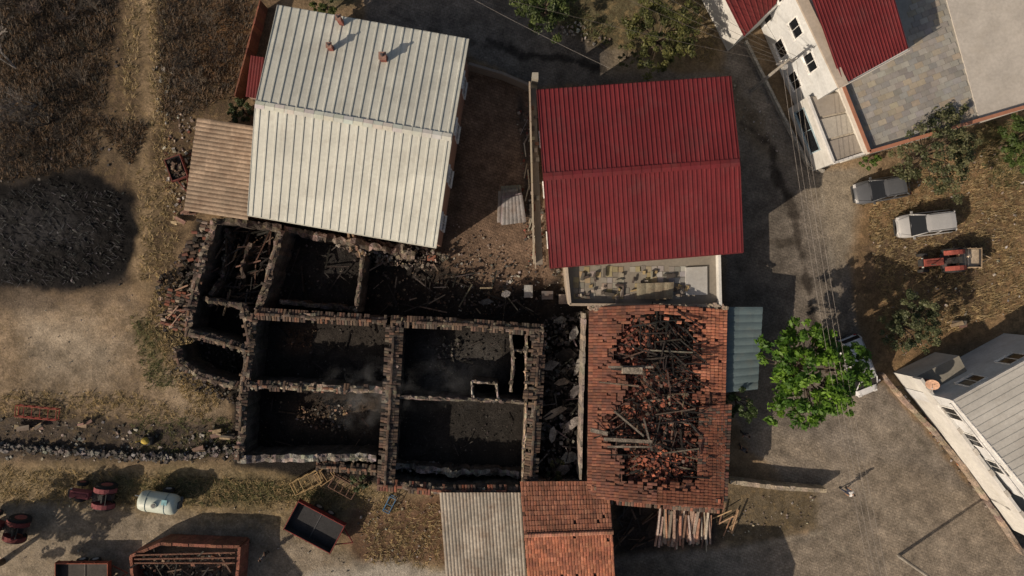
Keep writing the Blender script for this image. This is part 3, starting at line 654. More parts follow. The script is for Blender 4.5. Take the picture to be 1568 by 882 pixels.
rubble(mb,[(692,330),(720,330),(800,400),(700,420)],90,.02,.09,[(.3,.26,.22),(.1,.08,.07),(.2,.15,.12)],.0,.08); mb.build('yard_clutter',M_wood)
mb=MB(); 
for u,v,sx,sy,c in((809,446,.3,.45,(.25,.25,.24)),(838,452,.4,.3,(.1,.09,.09)),(862,458,.3,.35,(.18,.15,.13)),(661,395,.3,.2,(.24,.09,.06))):
    q=P(u,v,.45); mb.obox(q-Vector((0,0,.2)),Vector((sx,0,0)),Vector((0,sy,0)),Vector((0,0,.3)),c,.03); mb.obox(q+Vector((0,0,.13)),Vector((sx*1.08,0,0)),Vector((0,sy*1.05,0)),Vector((0,0,.03)),tuple(x*1.2 for x in c))
mb.build('metal_boxes',M_rust)
# ---------------------------------------------------------------- top right complex
g_=group('white_house_with_terrace',P(1330,60,0))
main=[P(1203,-60,6.7),P(1286,132,6.7),P(1392,76,6.7),P(1330,-90,6.7)]
mb=MB(); mb.prism([(q.x,q.y) for q in main],0,6.6,(.6,.62,.63)); 
ter=[P(1286,128,4),P(1328,234,4),P(1600,155,4),P(1800,90,4),P(1750,-200,4),P(1395,-200,4),P(1340,-60,4)]
mb.prism([(q.x,q.y) for q in ter],0,3.85,(.62,.6,.55),(.3,.29,.26))
low=[P(1236,148,3.4),P(1276,250,3.4),P(1322,235,3.4),P(1286,140,3.4)]
mb.prism([(q.x,q.y) for q in low],0,3.3,(.6,.6,.58),(.4,.36,.3)); mb.build('walls',M_plaster,g_)
pv=MB(); C=P(1430,100,4.0)
tp=[(1296,132),(1335,222),(1500,180),(1420,-60),(1395,-60),(1395,76)]
a_=math.atan2(-(234-128),(1328-1286)); ex=Vector((math.cos(a_),math.sin(a_),0)); ey=Vector((-ex.y,ex.x,0))
for i in range(-34,35):
    for j in range(-34,35):
        q=Vector((C.x,C.y,0))+ex*(i*.4)+ey*(j*.6+(i%2)*.3); k=HC*S/(HC-3.9); u,v=q.x*k+784,441-q.y*k
        if inpoly(tp,u,v) and not (inpoly([(1203,-60),(1286,132),(1392,76),(1330,-90)],u,v)): pv.obox(Vector((q.x,q.y,3.87)),ex*.195,ey*.292,Vector((0,0,.02)),jc(random.choice([(.28,.265,.24),(.32,.31,.285),(.24,.23,.22),(.34,.3,.24),(.27,.265,.26)]),.1))
cp=[P(1418,-120,4.0),P(1502,188,4.0),P(1800,95,4.0),P(1740,-190,4.0)]
pv.prism([(q.x,q.y) for q in cp],3.8,3.95,(.47,.44,.4)); pv.build('terrace_paving',M_plaster,g_)
pr=MB()
for a,b in((0,1),(1,2),(2,3)):
    d=ter[b]-ter[a]; nr=Vector((-d.y,d.x,0)).normalized(); m_=(ter[a]+ter[b])/2; pr.obox(Vector((m_.x,m_.y,4.05)),d/2,nr*.1,Vector((0,0,.25)),(.5,.46,.42)); pr.obox(Vector((m_.x,m_.y,4.32)),d/2,nr*.12,Vector((0,0,.03)),(.36,.16,.1))
pr.build('parapet',M_plaster,g_)
pl=MB(); 
for k in range(3):
    s0,s1=k/3+.02,(k+1)/3-.02
    A,B,C_,D=low[0].lerp(low[1],s0),low[0].lerp(low[1],s1),low[3].lerp(low[2],s1),low[3].lerp(low[2],s0)
    pl.prism([(q.x,q.y) for q in(A,B,C_,D)],3.3,3.42,(.31,.28,.245) if k!=1 else (.4,.375,.33))
for k in(0,1):
    a,b=(low[0],low[1]) if k==0 else (low[1],low[2]); d=b-a; m_=(a+b)/2; pl.obox(Vector((m_.x,m_.y,3.45)),d/2,Vector((-d.y,d.x,0)).normalized()*.08,Vector((0,0,.14)),(.66,.66,.65))
pl.build('lean_to_roof_panels',M_plaster,g_)
rf=MB(); corr(rf,P(1222,-60,7.6),P(1345,-90,7.6),P(1290,130,6.9),P(1391,74,6.9),22,.05,(.135,.021,.024),'trap',6); 
rf.build('roof_sheets',M_redm,g_)
rf=MB(); a,b=P(1203,-40,6.9),P(1286,134,6.9); d=b-a; nr=Vector((-d.y,d.x,0)).normalized(); rf.obox((a+b)/2+nr*.25,d/2,nr*.35,Vector((0,0,.08)),(.42,.36,.3)); 
a,b=P(1290,133,6.9),P(1393,77,6.9); rf.obox((a+b)/2-Vector((0,0,.06)),(b-a)/2,Vector((.02,.04,0)),Vector((0,0,.1)),(.6,.56,.5)); rf.build('eave_slab',M_plaster,g_)
gl=MB();fr=MB(); a,b=[Vector((q.x,q.y,0)) for q in main[:2]]; d=(b-a).normalized(); nn=Vector((d.y,-d.x,0)); 
if nn.x>0: nn=-nn
for s in(1.2,4.0,6.6): 
    for z in(1.6,4.6): window(gl,fr,a,b,s if z>3 else s+.4,z,1.2,1.2,nn,(.75,.75,.73))
a2,b2=[Vector((q.x,q.y,0)) for q in (low[0],low[1])]; window(gl,fr,a2,b2,2.2,1.7,3.2,1.3,nn,(.3,.4,.45))
gl.build('window_glass',M_glass,g_); fr.build('window_frames',M_gen,g_); fixparent(g_)
g_=group('small_maroon_roof_house',P(1120,0,0)); rf=MB(); corr(rf,P(1080,-60,4.6),P(1200,-60,4.6),P(1139,56,3.9),P(1190,4,3.9),9,.05,(.125,.021,.022),'trap',4); rf.build('roof_sheets',M_redm,g_)
mb=MB(); mb.prism([(q.x,q.y) for q in(P(1085,-60,3.8),P(1140,50,3.8),P(1192,8,3.8),P(1205,-60,3.8))],0,3.75,(.6,.6,.58)); mb.build('walls',M_plaster,g_); fixparent(g_)
mb=MB(); pts=[(1142,62),(1170,118),(1200,178),(1240,255),(1262,262)]
for k in range(4):
    a,b=P(*pts[k],.4),P(*pts[k+1],.4); d=b-a; mb.obox((a+b)/2-Vector((0,0,.15)),d/2,Vector((-d.y,d.x,0)).normalized()*.1,Vector((0,0,.22)),(.36,.34,.3))
mb.build('kerb_wall',M_stone)
# ---------------------------------------------------------------- right lower house
g_=group('white_house_with_grey_roof',P(1500,680,0)); hz=6.2
A=P(1458,613,hz); Bp=P(1640,513,hz); D=P(1600,783,hz); Cc=Bp+(D-A)
rf=MB(); corr(rf,A,D,Bp,Cc,18,.06,(.48,.47,.44),'trap',6); rf.build('roof_sheets',M_metal,g_)
wl=MB(); w=[A,Bp,Cc,D]; ww=[Vector((q.x,q.y)) for q in w]
c_=(A+Cc)/2; ww=[q+(Vector((c_.x,c_.y))-q).normalized()*.3 for q in ww]
wl.prism(ww,0,hz-.15,(.56,.58,.6)); 
lw=[P(1402,578,2.9),P(1600,466,2.9),P(1760,700,2.9),P(1590,830,2.9)]
wl.prism([(q.x,q.y) for q in (lw[0],P(1470,545,2.9),P(1530,660,2.9),P(1640,790,2.9),lw[3])],0,2.8,(.56,.56,.54),(.23,.22,.19))
a,b=lw[0],lw[3]; d=b-a; nr=Vector((-d.y,d.x,0)).normalized(); 
wl.obox((a+b)/2+Vector((0,0,.2)),d/2,nr*.1,Vector((0,0,.5)),(.55,.55,.54)); wl.build('walls',M_plaster,g_)
ex_=MB()
a3,b3=P(1455,618,5.9),P(1590,790,5.9); ex_.tube(a3,b3,.07,.07,(.5,.5,.5),6)
for q0,q1 in((A,Bp),(A,D)): ex_.obox((q0+q1)/2-Vector((0,0,.07)),(q1-q0)/2,Vector((.02,.02,0)),Vector((0,0,.11)),(.6,.6,.6))
sgn=(1 if nr.x>0 else -1)
for i in range(30):
    q=a.lerp(b,ru(.04,.96))+nr*ru(.25,.75)*sgn; ex_.tube(q-Vector((0,0,.1)),q+Vector((0,0,ru(.1,.4))),.1,.14,jc(random.choice([(.36,.13,.08),(.45,.45,.44),(.16,.09,.07),(.08,.09,.05)]),.2),8)
for i in range(8):
    q=a.lerp(b,(i+.5)/8); ex_.obox(q+Vector((0,0,.72)),d/60,nr*.13,Vector((0,0,.05)),(.42,.4,.37))
ex_.build('gutters_and_pots',M_gen,g_)
gl=MB();fr=MB(); a=Vector((ww[0].x,ww[0].y,0));b=Vector((ww[1].x,ww[1].y,0)); d=(b-a).normalized(); nn=Vector((-d.y,d.x,0)); nn=nn if nn.y>0 else -nn
for s in(2.4,5.6): window(gl,fr,a,b,s,4.6,1.3,1.3,nn)
b=Vector((ww[3].x,ww[3].y,0)); d=(b-a).normalized(); nn=Vector((d.y,-d.x,0)); nn=nn if nn.x<0 else -nn
for s in(1.5,4.,6.5): window(gl,fr,a,b,s,4.3,1.1,1.6,nn)
gl.build('window_glass',M_glass,g_); fr.build('window_frames',M_gen,g_)
sdm=MB(); c=P(1428,588,4.0); nn=Vector((-.5,-.5,.7)).normalized(); x=nn.orthogonal().normalized(); y=nn.cross(x)
for i in range(14):
    for j in range(3):
        def dp(a_,r_): return c+(x*math.cos(a_)+y*math.sin(a_))*r_+nn*(r_*r_*.5)
        t0,t1=2*math.pi*i/14,2*math.pi*(i+1)/14; r0,r1=.45*j/3,.45*(j+1)/3; sdm.quad(dp(t0,r0),dp(t0,r1),dp(t1,r1),dp(t1,r0),(.45,.28,.2))
sdm.tube(c,c-Vector((0,0,1)),.03,.03,(.3,.3,.3),6); sdm.tube(c-nn*.02,c+nn*.5,.015,.015,(.3,.3,.3),5); sdm.ball(c+nn*.5,.05,.05,.05,(.5,.5,.5)); sdm.build('satellite_dish',M_gen,g_); fixparent(g_)
mb=MB(); pts=[(1352,572),(1385,612),(1432,660),(1475,712),(1530,790),(1570,850)]
for k in range(5):
    a,b=P(*pts[k],.6),P(*pts[k+1],.6); d=b-a; n=7
    for i in range(n):
        q=a.lerp(b,(i+.5)/n); mb.obox(q-Vector((0,0,.35)),d/n/2,Vector((-d.y,d.x,0)).normalized()*ru(.08,.13),Vector((0,0,.35+ru(-.05,.03))),jc((.27,.215,.17),.3))
mb.build('garden_wall',M_stone)
# ---------------------------------------------------------------- added unseen houses, casting shadows into the frame
gable_house('unseen_shadow_house',(900,935),(1090,945),(1085,1150),(895,1140),(900,1040),(1088,1048),5.0,6.2,(.5,.45,.38),(.3,.1,.07),20,.05)
gable_house('unseen_shadow_house',(60,950),(280,945),(280,1100),(60,1100),(60,1025),(280,1025),4.0,5.0,(.5,.45,.38),(.3,.1,.07),20,.05)
# ---------------------------------------------------------------- trees
def mesh_quads(name,V4,C4,mat,parent):
    n=len(V4); me=bpy.data.meshes.new(name)
    me.vertices.add(n*4); me.vertices.foreach_set('co',V4.reshape(-1).astype(np.float32))
    me.loops.add(n*4); me.loops.foreach_set('vertex_index',np.arange(n*4)); me.polygons.add(n); me.polygons.foreach_set('loop_start',np.arange(0,n*4,4))
    me.update(calc_edges=True)
    ca=me.color_attributes.new(name='Col',type='FLOAT_COLOR',domain='CORNER'); a=np.ones((n*4,4),np.float32); a[:,:3]=np.repeat(C4,4,axis=0); ca.data.foreach_set('color',a.ravel())
    me.materials.append(mat); o=bpy.data.objects.new(name,me); scene.collection.objects.link(o); o.parent=parent; return o
def leaves(cent,cr,per,ls,cols,up=.8,flat=.6):
    n=len(cent); c=np.repeat(cent,per,0); r=np.repeat(cr,per)[:,None]
    d=np.random.randn(n*per,3); d/=np.linalg.norm(d,axis=1)[:,None]; pos=c+d*r*(np.random.rand(n*per,1)**.45)*np.array([1,1,flat])
    nr=np.random.randn(n*per,3)*.6+np.array([0,0,up])+d*.5; nr/=np.linalg.norm(nr,axis=1)[:,None]
    t=np.cross(nr,np.random.randn(n*per,3)); t/=np.linalg.norm(t,axis=1)[:,None]; b=np.cross(nr,t)
    s=ls*(.6+.8*np.random.rand(n*per,1)); w=s*.5
    V4=np.stack([pos-t*s,pos+b*w,pos+t*s,pos-b*w],1)
    ck=np.repeat(cols,per,0)*(.7+.6*np.random.rand(n*per,1)); return V4,ck
def tree(name,u,v,R_,hc,rz,cA,cB,ncl=90,per=110,ls=.13,trunk=.2,seed=1,cs=(.1,.12)):
    rs=np.random.RandomState(seed); np.random.seed(seed); random.seed(seed)
    c=P(u,v,hc); g_=group(name,(c.x,c.y,0))
    ph=rs.rand(6)*6.28
    cent=[];cr=[];cc=[]
    while len(cent)<ncl:
        th=rs.rand()*6.283; el=math.asin(rs.rand()*1.35-.35 if rs.rand()<.9 else -.4); rr=(.35+.65*rs.rand()**.5)
        lob=1+.16*math.sin(3*th+ph[0])+.12*math.sin(5*th+ph[1])+.1*math.sin(9*th+ph[2])
        x=R_*lob*rr*math.cos(th)*math.cos(el); y=R_*lob*rr*math.sin(th)*math.cos(el); z=hc+rz*rr*math.sin(el)
        cent.append((x,y,z)); cr.append(R_*(cs[0]+cs[1]*rs.rand())); t=rs.rand()**1.3; cc.append(np.array(cA)*(1-t)+np.array(cB)*t)
    cent=np.array(cent);cr=np.array(cr);cc=np.array(cc)
    V4,C4=leaves(cent,cr,per,ls,cc); mesh_quads('foliage',V4,C4,M_leaf,g_)
    mb=MB(); base=Vector((0,0,-.1)); fork=Vector((ru(-.15,.15),ru(-.15,.15),max(.6,hc-rz*1.1)))
    bk=(.1,.075,.055); mb.path([base,fork*.5,fork],[trunk*1.3,trunk,trunk*.8],bk,9)
    for k in range(9):
        th=k*.7+ru(-.2,.2); e=Vector((math.cos(th)*R_*.55,math.sin(th)*R_*.55,hc+ru(-.2,.4)*rz)); md=fork.lerp(e,.5)+Vector((0,0,.25))
        mb.path([fork,md,e],[trunk*.55,trunk*.33,trunk*.12],bk,6)
    for k in range(0,ncl,2):
        e=Vector(cent[k]); th=math.atan2(e.y,e.x); st=Vector((math.cos(th)*R_*.3,math.sin(th)*R_*.3,hc-.1*rz)); mb.path([st,st.lerp(e,.5)+Vector((0,0,-.1)),e],[trunk*.2,trunk*.12,.01],bk,4)
    o=mb.build('trunk_and_limbs',M_wood,g_); return g_
tree('walnut_tree',1242,572,3.65,4.6,2.5,(.04,.1,.012),(.13,.24,.025),240,38,.17,.22,11,(.06,.06))
tree('olive_tree',1012,52,2.7,3.6,1.8,(.05,.06,.02),(.12,.12,.038),115,65,.1,.18,12,(.08,.09))
tree('orchard_tree',1432,232,3.0,3.8,1.7,(.055,.065,.03),(.14,.14,.07),115,60,.1,.18,13,(.08,.09))
tree('orchard_tree',1398,500,2.2,2.8,1.4,(.05,.065,.03),(.13,.14,.07),85,60,.1,.15,14,(.08,.1))
tree('garden_tree',832,2,2.2,3.2,1.5,(.04,.06,.02),(.1,.13,.04),70,80,.11,.15,15)
tree('garden_tree',1570,215,1.8,2.6,1.2,(.05,.08,.02),(.1,.14,.04),50,80,.1,.12,16)
tree('garden_bush',368,170,1.1,1.4,.8,(.03,.045,.015),(.07,.09,.03),30,70,.09,.08,17)
tree('garden_bush',498,8,1.0,1.4,.8,(.05,.07,.02),(.09,.11,.03),24,70,.09,.08,18)
tree('garden_bush',1330,246,.8,1.1,.6,(.06,.1,.02),(.1,.16,.03),20,60,.08,.06,19)
tree('garden_bush',1130,615,1.4,2.2,1.0,(.03,.055,.015),(.06,.09,.03),30,60,.1,.1,20)
tree('garden_bush',850,720,.9,1.6,.5,(.05,.06,.03),(.09,.09,.04),16,40,.08,.06,21)
tree('garden_bush',552,738,.9,.8,.5,(.04,.06,.03),(.08,.1,.04),16,50,.08,.05,22)
tree('garden_bush',1440,615,.6,1.,.5,(.05,.07,.03),(.09,.1,.04),14,40,.08,.05,23)
tree('garden_bush',960,85,.8,1.,.5,(.06,.07,.03),(.11,.11,.05),16,40,.08,.05,26)
tree('unseen_shadow_tree',-70,900,2.8,4.5,2.2,(.05,.07,.02),(.1,.13,.04),60,90,.16,.2,24)  # added tree out of view, there for the shadow it throws
random.seed(99)
def bare(name,u,v,h,spread,seed,c,r=.05):
    random.seed(seed); mb=MB(); b=P(u,v,0)
    def br(p,d,L,r,k):
        e=p+d*L; mb.tube(p,e,r,r*.65,c,5,False)
        if k>0:
            for _ in range(3): br(e,(d+Vector((ru(-1,1),ru(-1,1),ru(-.2,.5)))*spread).normalized(),L*ru(.6,.85),r*.6,k-1)
    for _ in range(4): br(Vector((0,0,-.05)),Vector((ru(-.6,.6),ru(-.6,.6),1)).normalized(),h*.35,r,4)
    o=mb.build(name,M_char); o.location=b; return o
bare('burnt_bare_tree',25,105,4.5,.75,1,(.36,.33,.3),.07); bare('burnt_bare_tree',75,190,3.,.8,2,(.1,.09,.08),.06); bare('burnt_bare_tree',55,160,3.2,.9,3,(.2,.18,.165),.06)
for i,(u,v) in enumerate(((110,30),(40,40),(90,90),(130,130),(60,245),(20,200),(150,20),(20,10),(270,60),(310,130),(80,60),(140,80),(60,20),(100,215),(30,240),(330,40),(290,100),(350,90))): bare('burnt_bush',u,v,1.6,.95,10+i,jc((.045,.038,.033) if i%3 else (.12,.1,.085),.3),.035)
random.seed(5)
def tufts(name,areas,n,h,pal,mat=M_leaf):
    V4=[];C4=[]
    ar=[(max(p[0] for p in a)-min(p[0] for p in a))*(max(p[1] for p in a)-min(p[1] for p in a)) for a in areas]
    for _ in range(n):
        poly=random.choices(areas,ar)[0]; u,v=sample(poly); c=P(u,v,0); pc=random.choice(pal); k=ru(.6,1.3)
        for _ in range(5):
            a=ru(0,6.28); d=np.array((math.cos(a),math.sin(a),0)); L=h*ru(.5,1.3); w=.022; s=np.array((-d[1],d[0],0))*w
            b=np.array((c.x+ru(-.12,.12),c.y+ru(-.12,.12),-.02)); t=b+d*L*.9+np.array((0,0,L*.7))
            V4.append([b-s,b+s,t+s*.3,t-s*.3]); C4.append(np.array(pc)*k)
    mesh_quads(name,np.array(V4),np.array(C4),mat,None)
ST=[(.38,.28,.15),(.3,.235,.13),(.22,.165,.095)]; GN=[(.11,.12,.05),(.08,.09,.035),(.16,.145,.07)]
tufts('dry_grass',[[(225,0),(255,0),(260,260),(235,260)],[(190,0),(215,0),(205,250),(190,230)],[(0,715),(600,745),(600,780),(0,770)],[(1320,290),(1568,200),(1568,470),(1360,540)],[(210,260),(270,260),(270,420),(215,430)],[(240,440),(260,440),(340,620),(300,640),(220,500)],[(550,770),(675,770),(675,870),(560,860)],[(1040,0),(1105,40),(1090,100),(1000,70)],[(0,600),(200,600),(330,640),(0,640)]],6000,.28,ST)
tufts('green_weeds',[[(200,480),(235,490),(270,590),(225,600)],[(160,730),(360,732),(560,760),(300,775)],[(870,0),(940,40),(930,70),(860,40)],[(1490,190),(1568,180),(1568,290),(1510,290)],[(1400,600),(1420,610),(1490,700),(1470,700)],[(200,635),(360,640),(360,700),(200,690)]],1500,.24,GN)
tufts('scorched_grass',[[(0,0),(180,0),(150,250),(0,280)],[(240,0),(390,0),(360,150),(250,190)],[(140,180),(230,190),(200,250)]],5200,.35,[(.05,.04,.03),(.03,.026,.023),(.17,.11,.065),(.08,.05,.03),(.12,.07,.038)])
mb=MB(); GS=[(.34,.31,.27),(.26,.22,.18),(.4,.37,.34),(.15,.12,.1)]
for poly,n,a,b,pal in(([(235,100),(270,100),(290,185),(240,180)],60,.04,.15,GS),([(0,640),(370,655),(365,710),(0,705)],340,.03,.13,GS+GR),([(0,460),(240,450),(340,600),(330,640),(0,620)],120,.015,.05,GS),
   ([(1320,290),(1568,200),(1568,470),(1360,560)],280,.02,.1,GS),([(0,0),(180,0),(200,250),(0,290)],260,.03,.12,GR),([(0,300),(190,290),(190,440),(0,440)],300,.02,.1,[(.05,.05,.05),(.02,.02,.02),(.09,.09,.09)]),
   ([(540,760),(680,760),(680,870),(560,860)],120,.02,.09,GS),([(0,740),(500,780),(560,880),(0,880)],140,.015,.06,GS),([(860,20),(935,60),(930,80),(850,50)],60,.04,.16,GS),([(1110,120),(1190,180),(1210,250),(1120,200)],70,.02,.09,GS),([(1360,580),(1385,600),(1500,730),(1520,790)],100,.03,.11,GS+[(.36,.17,.1)]),
   ([(690,380),(860,410),(880,470),(700,480)],300,.03,.11,GR+GS),([(1140,760),(1250,760),(1240,810),(1100,830)],80,.02,.08,GS),([(250,180),(300,180),(300,330),(255,330)],150,.03,.14,GS+[(.16,.06,.04)])):
    rubble(mb,poly,n,a,b,pal,0,.06)
mb.build('loose_stones',M_stone)
mb=MB(); pts=[(-20,684),(60,690),(160,697),(260,702),(340,690),(372,690)]
for k in range(5):
    a,b=P(*pts[k],.5),P(*pts[k+1],.5); d=b-a; n=max(3,int(d.length*26))
    for i in range(n):
        q=a.lerp(b,R())+Vector((0,ru(-.28,.28),ru(-.45,0))); s=.05+.12*R()**2; an=ru(0,3); mb.obox(q,Vector((math.cos(an)*s,math.sin(an)*s,0)),Vector((-math.sin(an)*s*.8,math.cos(an)*s*.8,0)),Vector((0,0,s*.6)),jc(random.choice([(.1,.09,.083),(.23,.215,.2),(.045,.042,.04),(.14,.13,.12)]),.3),s*.35)
mb.build('dry_stone_wall',M_stone)
mb=MB(); timbers(mb,[(0,300),(80,275),(180,295),(190,350),(180,405),(100,435),(0,440)],1500,.12,.6,.008,.018,[(.03,.03,.032),(.012,.012,.012),(.075,.075,.08),(.02,.02,.02)],.05,.25,[-.5,-.2,-.9,.9]); mb.build('burnt_straw_heap',M_char)
# ---------------------------------------------------------------- vehicles
def wheel(mb,c,r,w,rim=(.35,.35,.35)):
    c=Vector(c); y=Vector((0,1,0)); mb.tube(c-y*w/2,c+y*w/2,r*.93,r*.93,(.02,.02,.02),18); mb.tube(c-y*w*.36,c+y*w*.36,r,r,(.025,.025,.025),18); mb.tube(c-y*(w/2+.01),c+y*(w/2+.01),r*.55,r*.55,rim,12)
def car(name,u,v,ang,L,W,H,colr,kind='hatch'):
    p=P(u,v,.6); g_=group(name,(p.x,p.y,0),ang)
    if kind=='van': belt=.58*H; xr0,xr1,xf1,xf0=-.485*L,-.46*L,.2*L,.36*L
    elif kind=='mpv': belt=.6*H; xr0,xr1,xf1,xf0=-.475*L,-.4*L,.1*L,.3*L
    else: belt=.6*H; xr0,xr1,xf1,xf0=-.465*L,-.34*L,.04*L,.24*L
    st=[(-.5,.72,.72),(-.485,.88,.9),(-.42,.97,1),(-.2,1,1),(.05,1,1),(.24,1,.98),(.36,.97,.9),(.45,.9,.8),(.485,.78,.7),(.5,.6,.55)]
    ringf=[]
    for x,hw,zt in st:
        w=W/2*hw; z=belt*zt; prof=[(-w*.9,.22),(-w,.38),(-w*1.0,z*.8),(-w*.95,z*.96),(-w*.6,z+.02),(0,z+.045),(w*.6,z+.02),(w*.95,z*.96),(w,z*.8),(w,.38),(w*.9,.22)]
        ringf.append([(x*L,y,zz) for y,zz in prof])
    mb=MB(); n=len(ringf[0]); vs=[q for r in ringf for q in r]; fs=[]
    for i in range(len(ringf)-1):
        for j in range(n-1): fs.append((i*n+j,i*n+j+1,(i+1)*n+j+1,(i+1)*n+j))
        fs.append((i*n+n-1,i*n,(i+1)*n,(i+1)*n+n-1))
    fs+= [tuple(range(n)),tuple(range((len(ringf)-1)*n,len(ringf)*n))[::-1]]
    mb.add(vs,fs,colr); mb.build('body',M_paint,g_,True)
    wb,wt=W*.46,W*.36; zr=H-.06; zb=belt*.96
    gb=MB(); B4=[(xr0,-wb,zb),(xf0,-wb,zb),(xf0,wb,zb),(xr0,wb,zb)]; T4=[(xr1,-wt,zr),(xf1,-wt,zr),(xf1,wt,zr),(xr1,wt,zr)]
    gb.add(B4+T4,[(0,1,5,4),(1,2,6,5),(2,3,7,6),(3,0,4,7)],(.02,.02,.02)); gb.build('windows',M_glass,g_)
    rp=MB(); 
    def rpnt(a,b): 
        x=xr1-.04+(xf1-xr1+.08)*a; y=(-wt-.03)+(2*wt+.06)*b; return (x,y,zr+.05-.05*(2*a-1)**4-.05*(2*b-1)**4)
    for i in range(6):
        for j in range(6): rp.quad(rpnt(i/6,j/6),rpnt((i+1)/6,j/6),rpnt((i+1)/6,(j+1)/6),rpnt(i/6,(j+1)/6),colr)
    for k in range(4): rp.tube(Vector(B4[k]),Vector(T4[k]),.045,.045,colr,6)
    for s in(-1,1): rp.tube(Vector(((xr0+xf0)/2-.1,s*wb,zb)),Vector(((xr1+xf1)/2,s*wt,zr)),.035,.035,colr,6)
    if kind=='van': 
        for s in(-1,1): rp.quad(Vector((xr0,s*(wb+.01),zb)),Vector((-.05*L,s*(wb+.01),zb)),Vector((-.05*L,s*(wt+.01),zr)),Vector((xr1,s*(wt+.01),zr)),colr)
    rp.build('roof_and_pillars',M_paint,g_,True)
    ot=MB()
    for x in(-.31*L,.31*L):
        for s in(-1,1): wheel(ot,(x,s*W*.43,.31),.31,.2)
    for s in(-1,1):
        ot.obox(Vector((xf0-.15,s*(W/2+.07),zb+.05)),Vector((.06,0,0)),Vector((0,.09,0)),Vector((0,0,.07)),tuple(x*.6 for x in colr))
        ot.obox(Vector((.475*L,s*W*.33,belt*.72)),Vector((.07,0,0)),Vector((0,.13,0)),Vector((0,0,.07)),(.55,.55,.55)); ot.obox(Vector((-.49*L,s*W*.38,belt*.75)),Vector((.04,0,0)),Vector((0,.09,0)),Vector((0,0,.1)),(.35,.02,.02))
        ot.tube((xr1+.1,s*(wt-.04),zr+.04),(xf1-.15,s*(wt-.04),zr+.05),.015,.015,(.04,.04,.04),5)
        ot.tube((xf0+.02,s*wb*.9,zb+.05),(.47*L,s*W*.3,belt*.84),.008,.008,(.02,.02,.02),4)
    ot.box(.47*L,.51*L,-W*.36,W*.36,.25,.4,(.04,.04,.04)); ot.box(-.51*L,-.48*L,-W*.38,W*.38,.25,.42,(.05,.05,.05))
    ot.tube((xf0+.02,-wb*.95,zb+.02),(xf0+.02,wb*.95,zb+.02),.03,.03,(.02,.02,.02),5)
    ot.build('wheels_lights_mirrors',M_rubber,g_); return g_
car('hatchback_car',1350,290,math.radians(190),4.2,1.75,1.45,(.1,.105,.115))
car('silver_minivan',1416,343,math.radians(187),4.3,1.8,1.65,(.42,.42,.42),'mpv')
car('white_van',1310,560,math.radians(-68),4.6,1.85,1.9,(.6,.61,.63),'van')
def tractor(name,u,v,ang,colr=(.3,.03,.025),fend=None):
    p=P(u,v,.8); g_=group(name,(p.x,p.y,0),ang); fend=fend or colr; mb=MB()
    mb.obox(Vector((.95,0,1.0)),Vector((.8,0,0)),Vector((0,.3,0)),Vector((0,0,.28)),colr,0,.88); mb.obox(Vector((1.78,0,.95)),Vector((.06,0,0)),Vector((0,.26,0)),Vector((0,0,.25)),(.04,.04,.04))
    mb.obox(Vector((.95,0,1.31)),Vector((.6,0,0)),Vector((0,.1,0)),Vector((0,0,.03)),tuple(x*.7 for x in colr))
    mb.box(-1.3,.2,-.22,.22,.5,.95,(.06,.05,.05)); mb.box(.15,1.6,-.18,.18,.45,.72,(.08,.07,.07)); mb.box(-.5,.2,-.55,.55,.75,.8,(.1,.08,.08))
    for s in(-1,1):
        for k in range(7):
            t0,t1=math.radians(20+k*22),math.radians(20+(k+1)*22); r=.86; cx=-.75
            a=Vector((cx+r*math.cos(t0),s*.42,.75+r*math.sin(t0)));b=Vector((cx+r*math.cos(t1),s*.42,.75+r*math.sin(t1))); o=Vector((0,s*.34,0)); mb.quad(a,b,b+o,a+o,fend)
            mb.add([a,b,Vector((cx,s*.42,.75))],[(0,1,2)],tuple(x*.8 for x in fend))
    mb.obox(Vector((-.7,0,1.2)),Vector((.22,0,0)),Vector((0,.24,0)),Vector((0,0,.07)),(.03,.03,.03)); mb.obox(Vector((-.95,0,1.42)),Vector((.05,0,0)),Vector((0,.24,0)),Vector((0,0,.2)),(.03,.03,.03))
    mb.tube((.1,0,1.2),(-.2,0,1.5),.03,.02,(.05,.05,.05),6)
    for k in range(12):
        t0,t1=2*math.pi*k/12,2*math.pi*(k+1)/12; c=Vector((-.2,0,1.5)); f=lambda t:c+Vector((math.sin(t)*.1,math.cos(t)*.2,math.sin(t)*.17)); mb.tube(f(t0),f(t1),.018,.018,(.02,.02,.02),5)
    mb.tube((1.2,.18,1.25),(1.2,.18,1.85),.035,.035,(.08,.07,.06),8); mb.box(-1.2,-1.15,-.5,.5,.5,.58,(.05,.05,.05))
    for s in(-1,1): mb.tube((-1.2,s*.42,1.5),(-1.2,s*.42,.8),.03,.03,(.05,.05,.05),6); mb.obox(Vector((1.7,s*.33,1.05)),Vector((.05,0,0)),Vector((0,.05,0)),Vector((0,0,.05)),(.5,.5,.45))
    mb.tube((-1.2,-.42,1.5),(-1.2,.42,1.5),.03,.03,(.05,.05,.05),6); mb.tube((1.3,-.6,.42),(1.3,.6,.42),.05,.05,(.05,.05,.05),6)
    mb.build('bodywork',M_gen,g_); w=MB()
    for s in(-1,1): wheel(w,(-.75,s*.7,.75),.75,.4,(.25,.08,.07)); wheel(w,(1.3,s*.6,.4),.4,.24,(.25,.08,.07))
    w.build('wheels',M_rubber,g_); return g_
tractor('red_tractor',146,758,math.radians(172),(.2,.055,.06)); tractor('red_tractor',12,806,math.radians(165),(.14,.03,.03)); tractor('red_tractor',1444,400,math.radians(185),(.24,.06,.045))
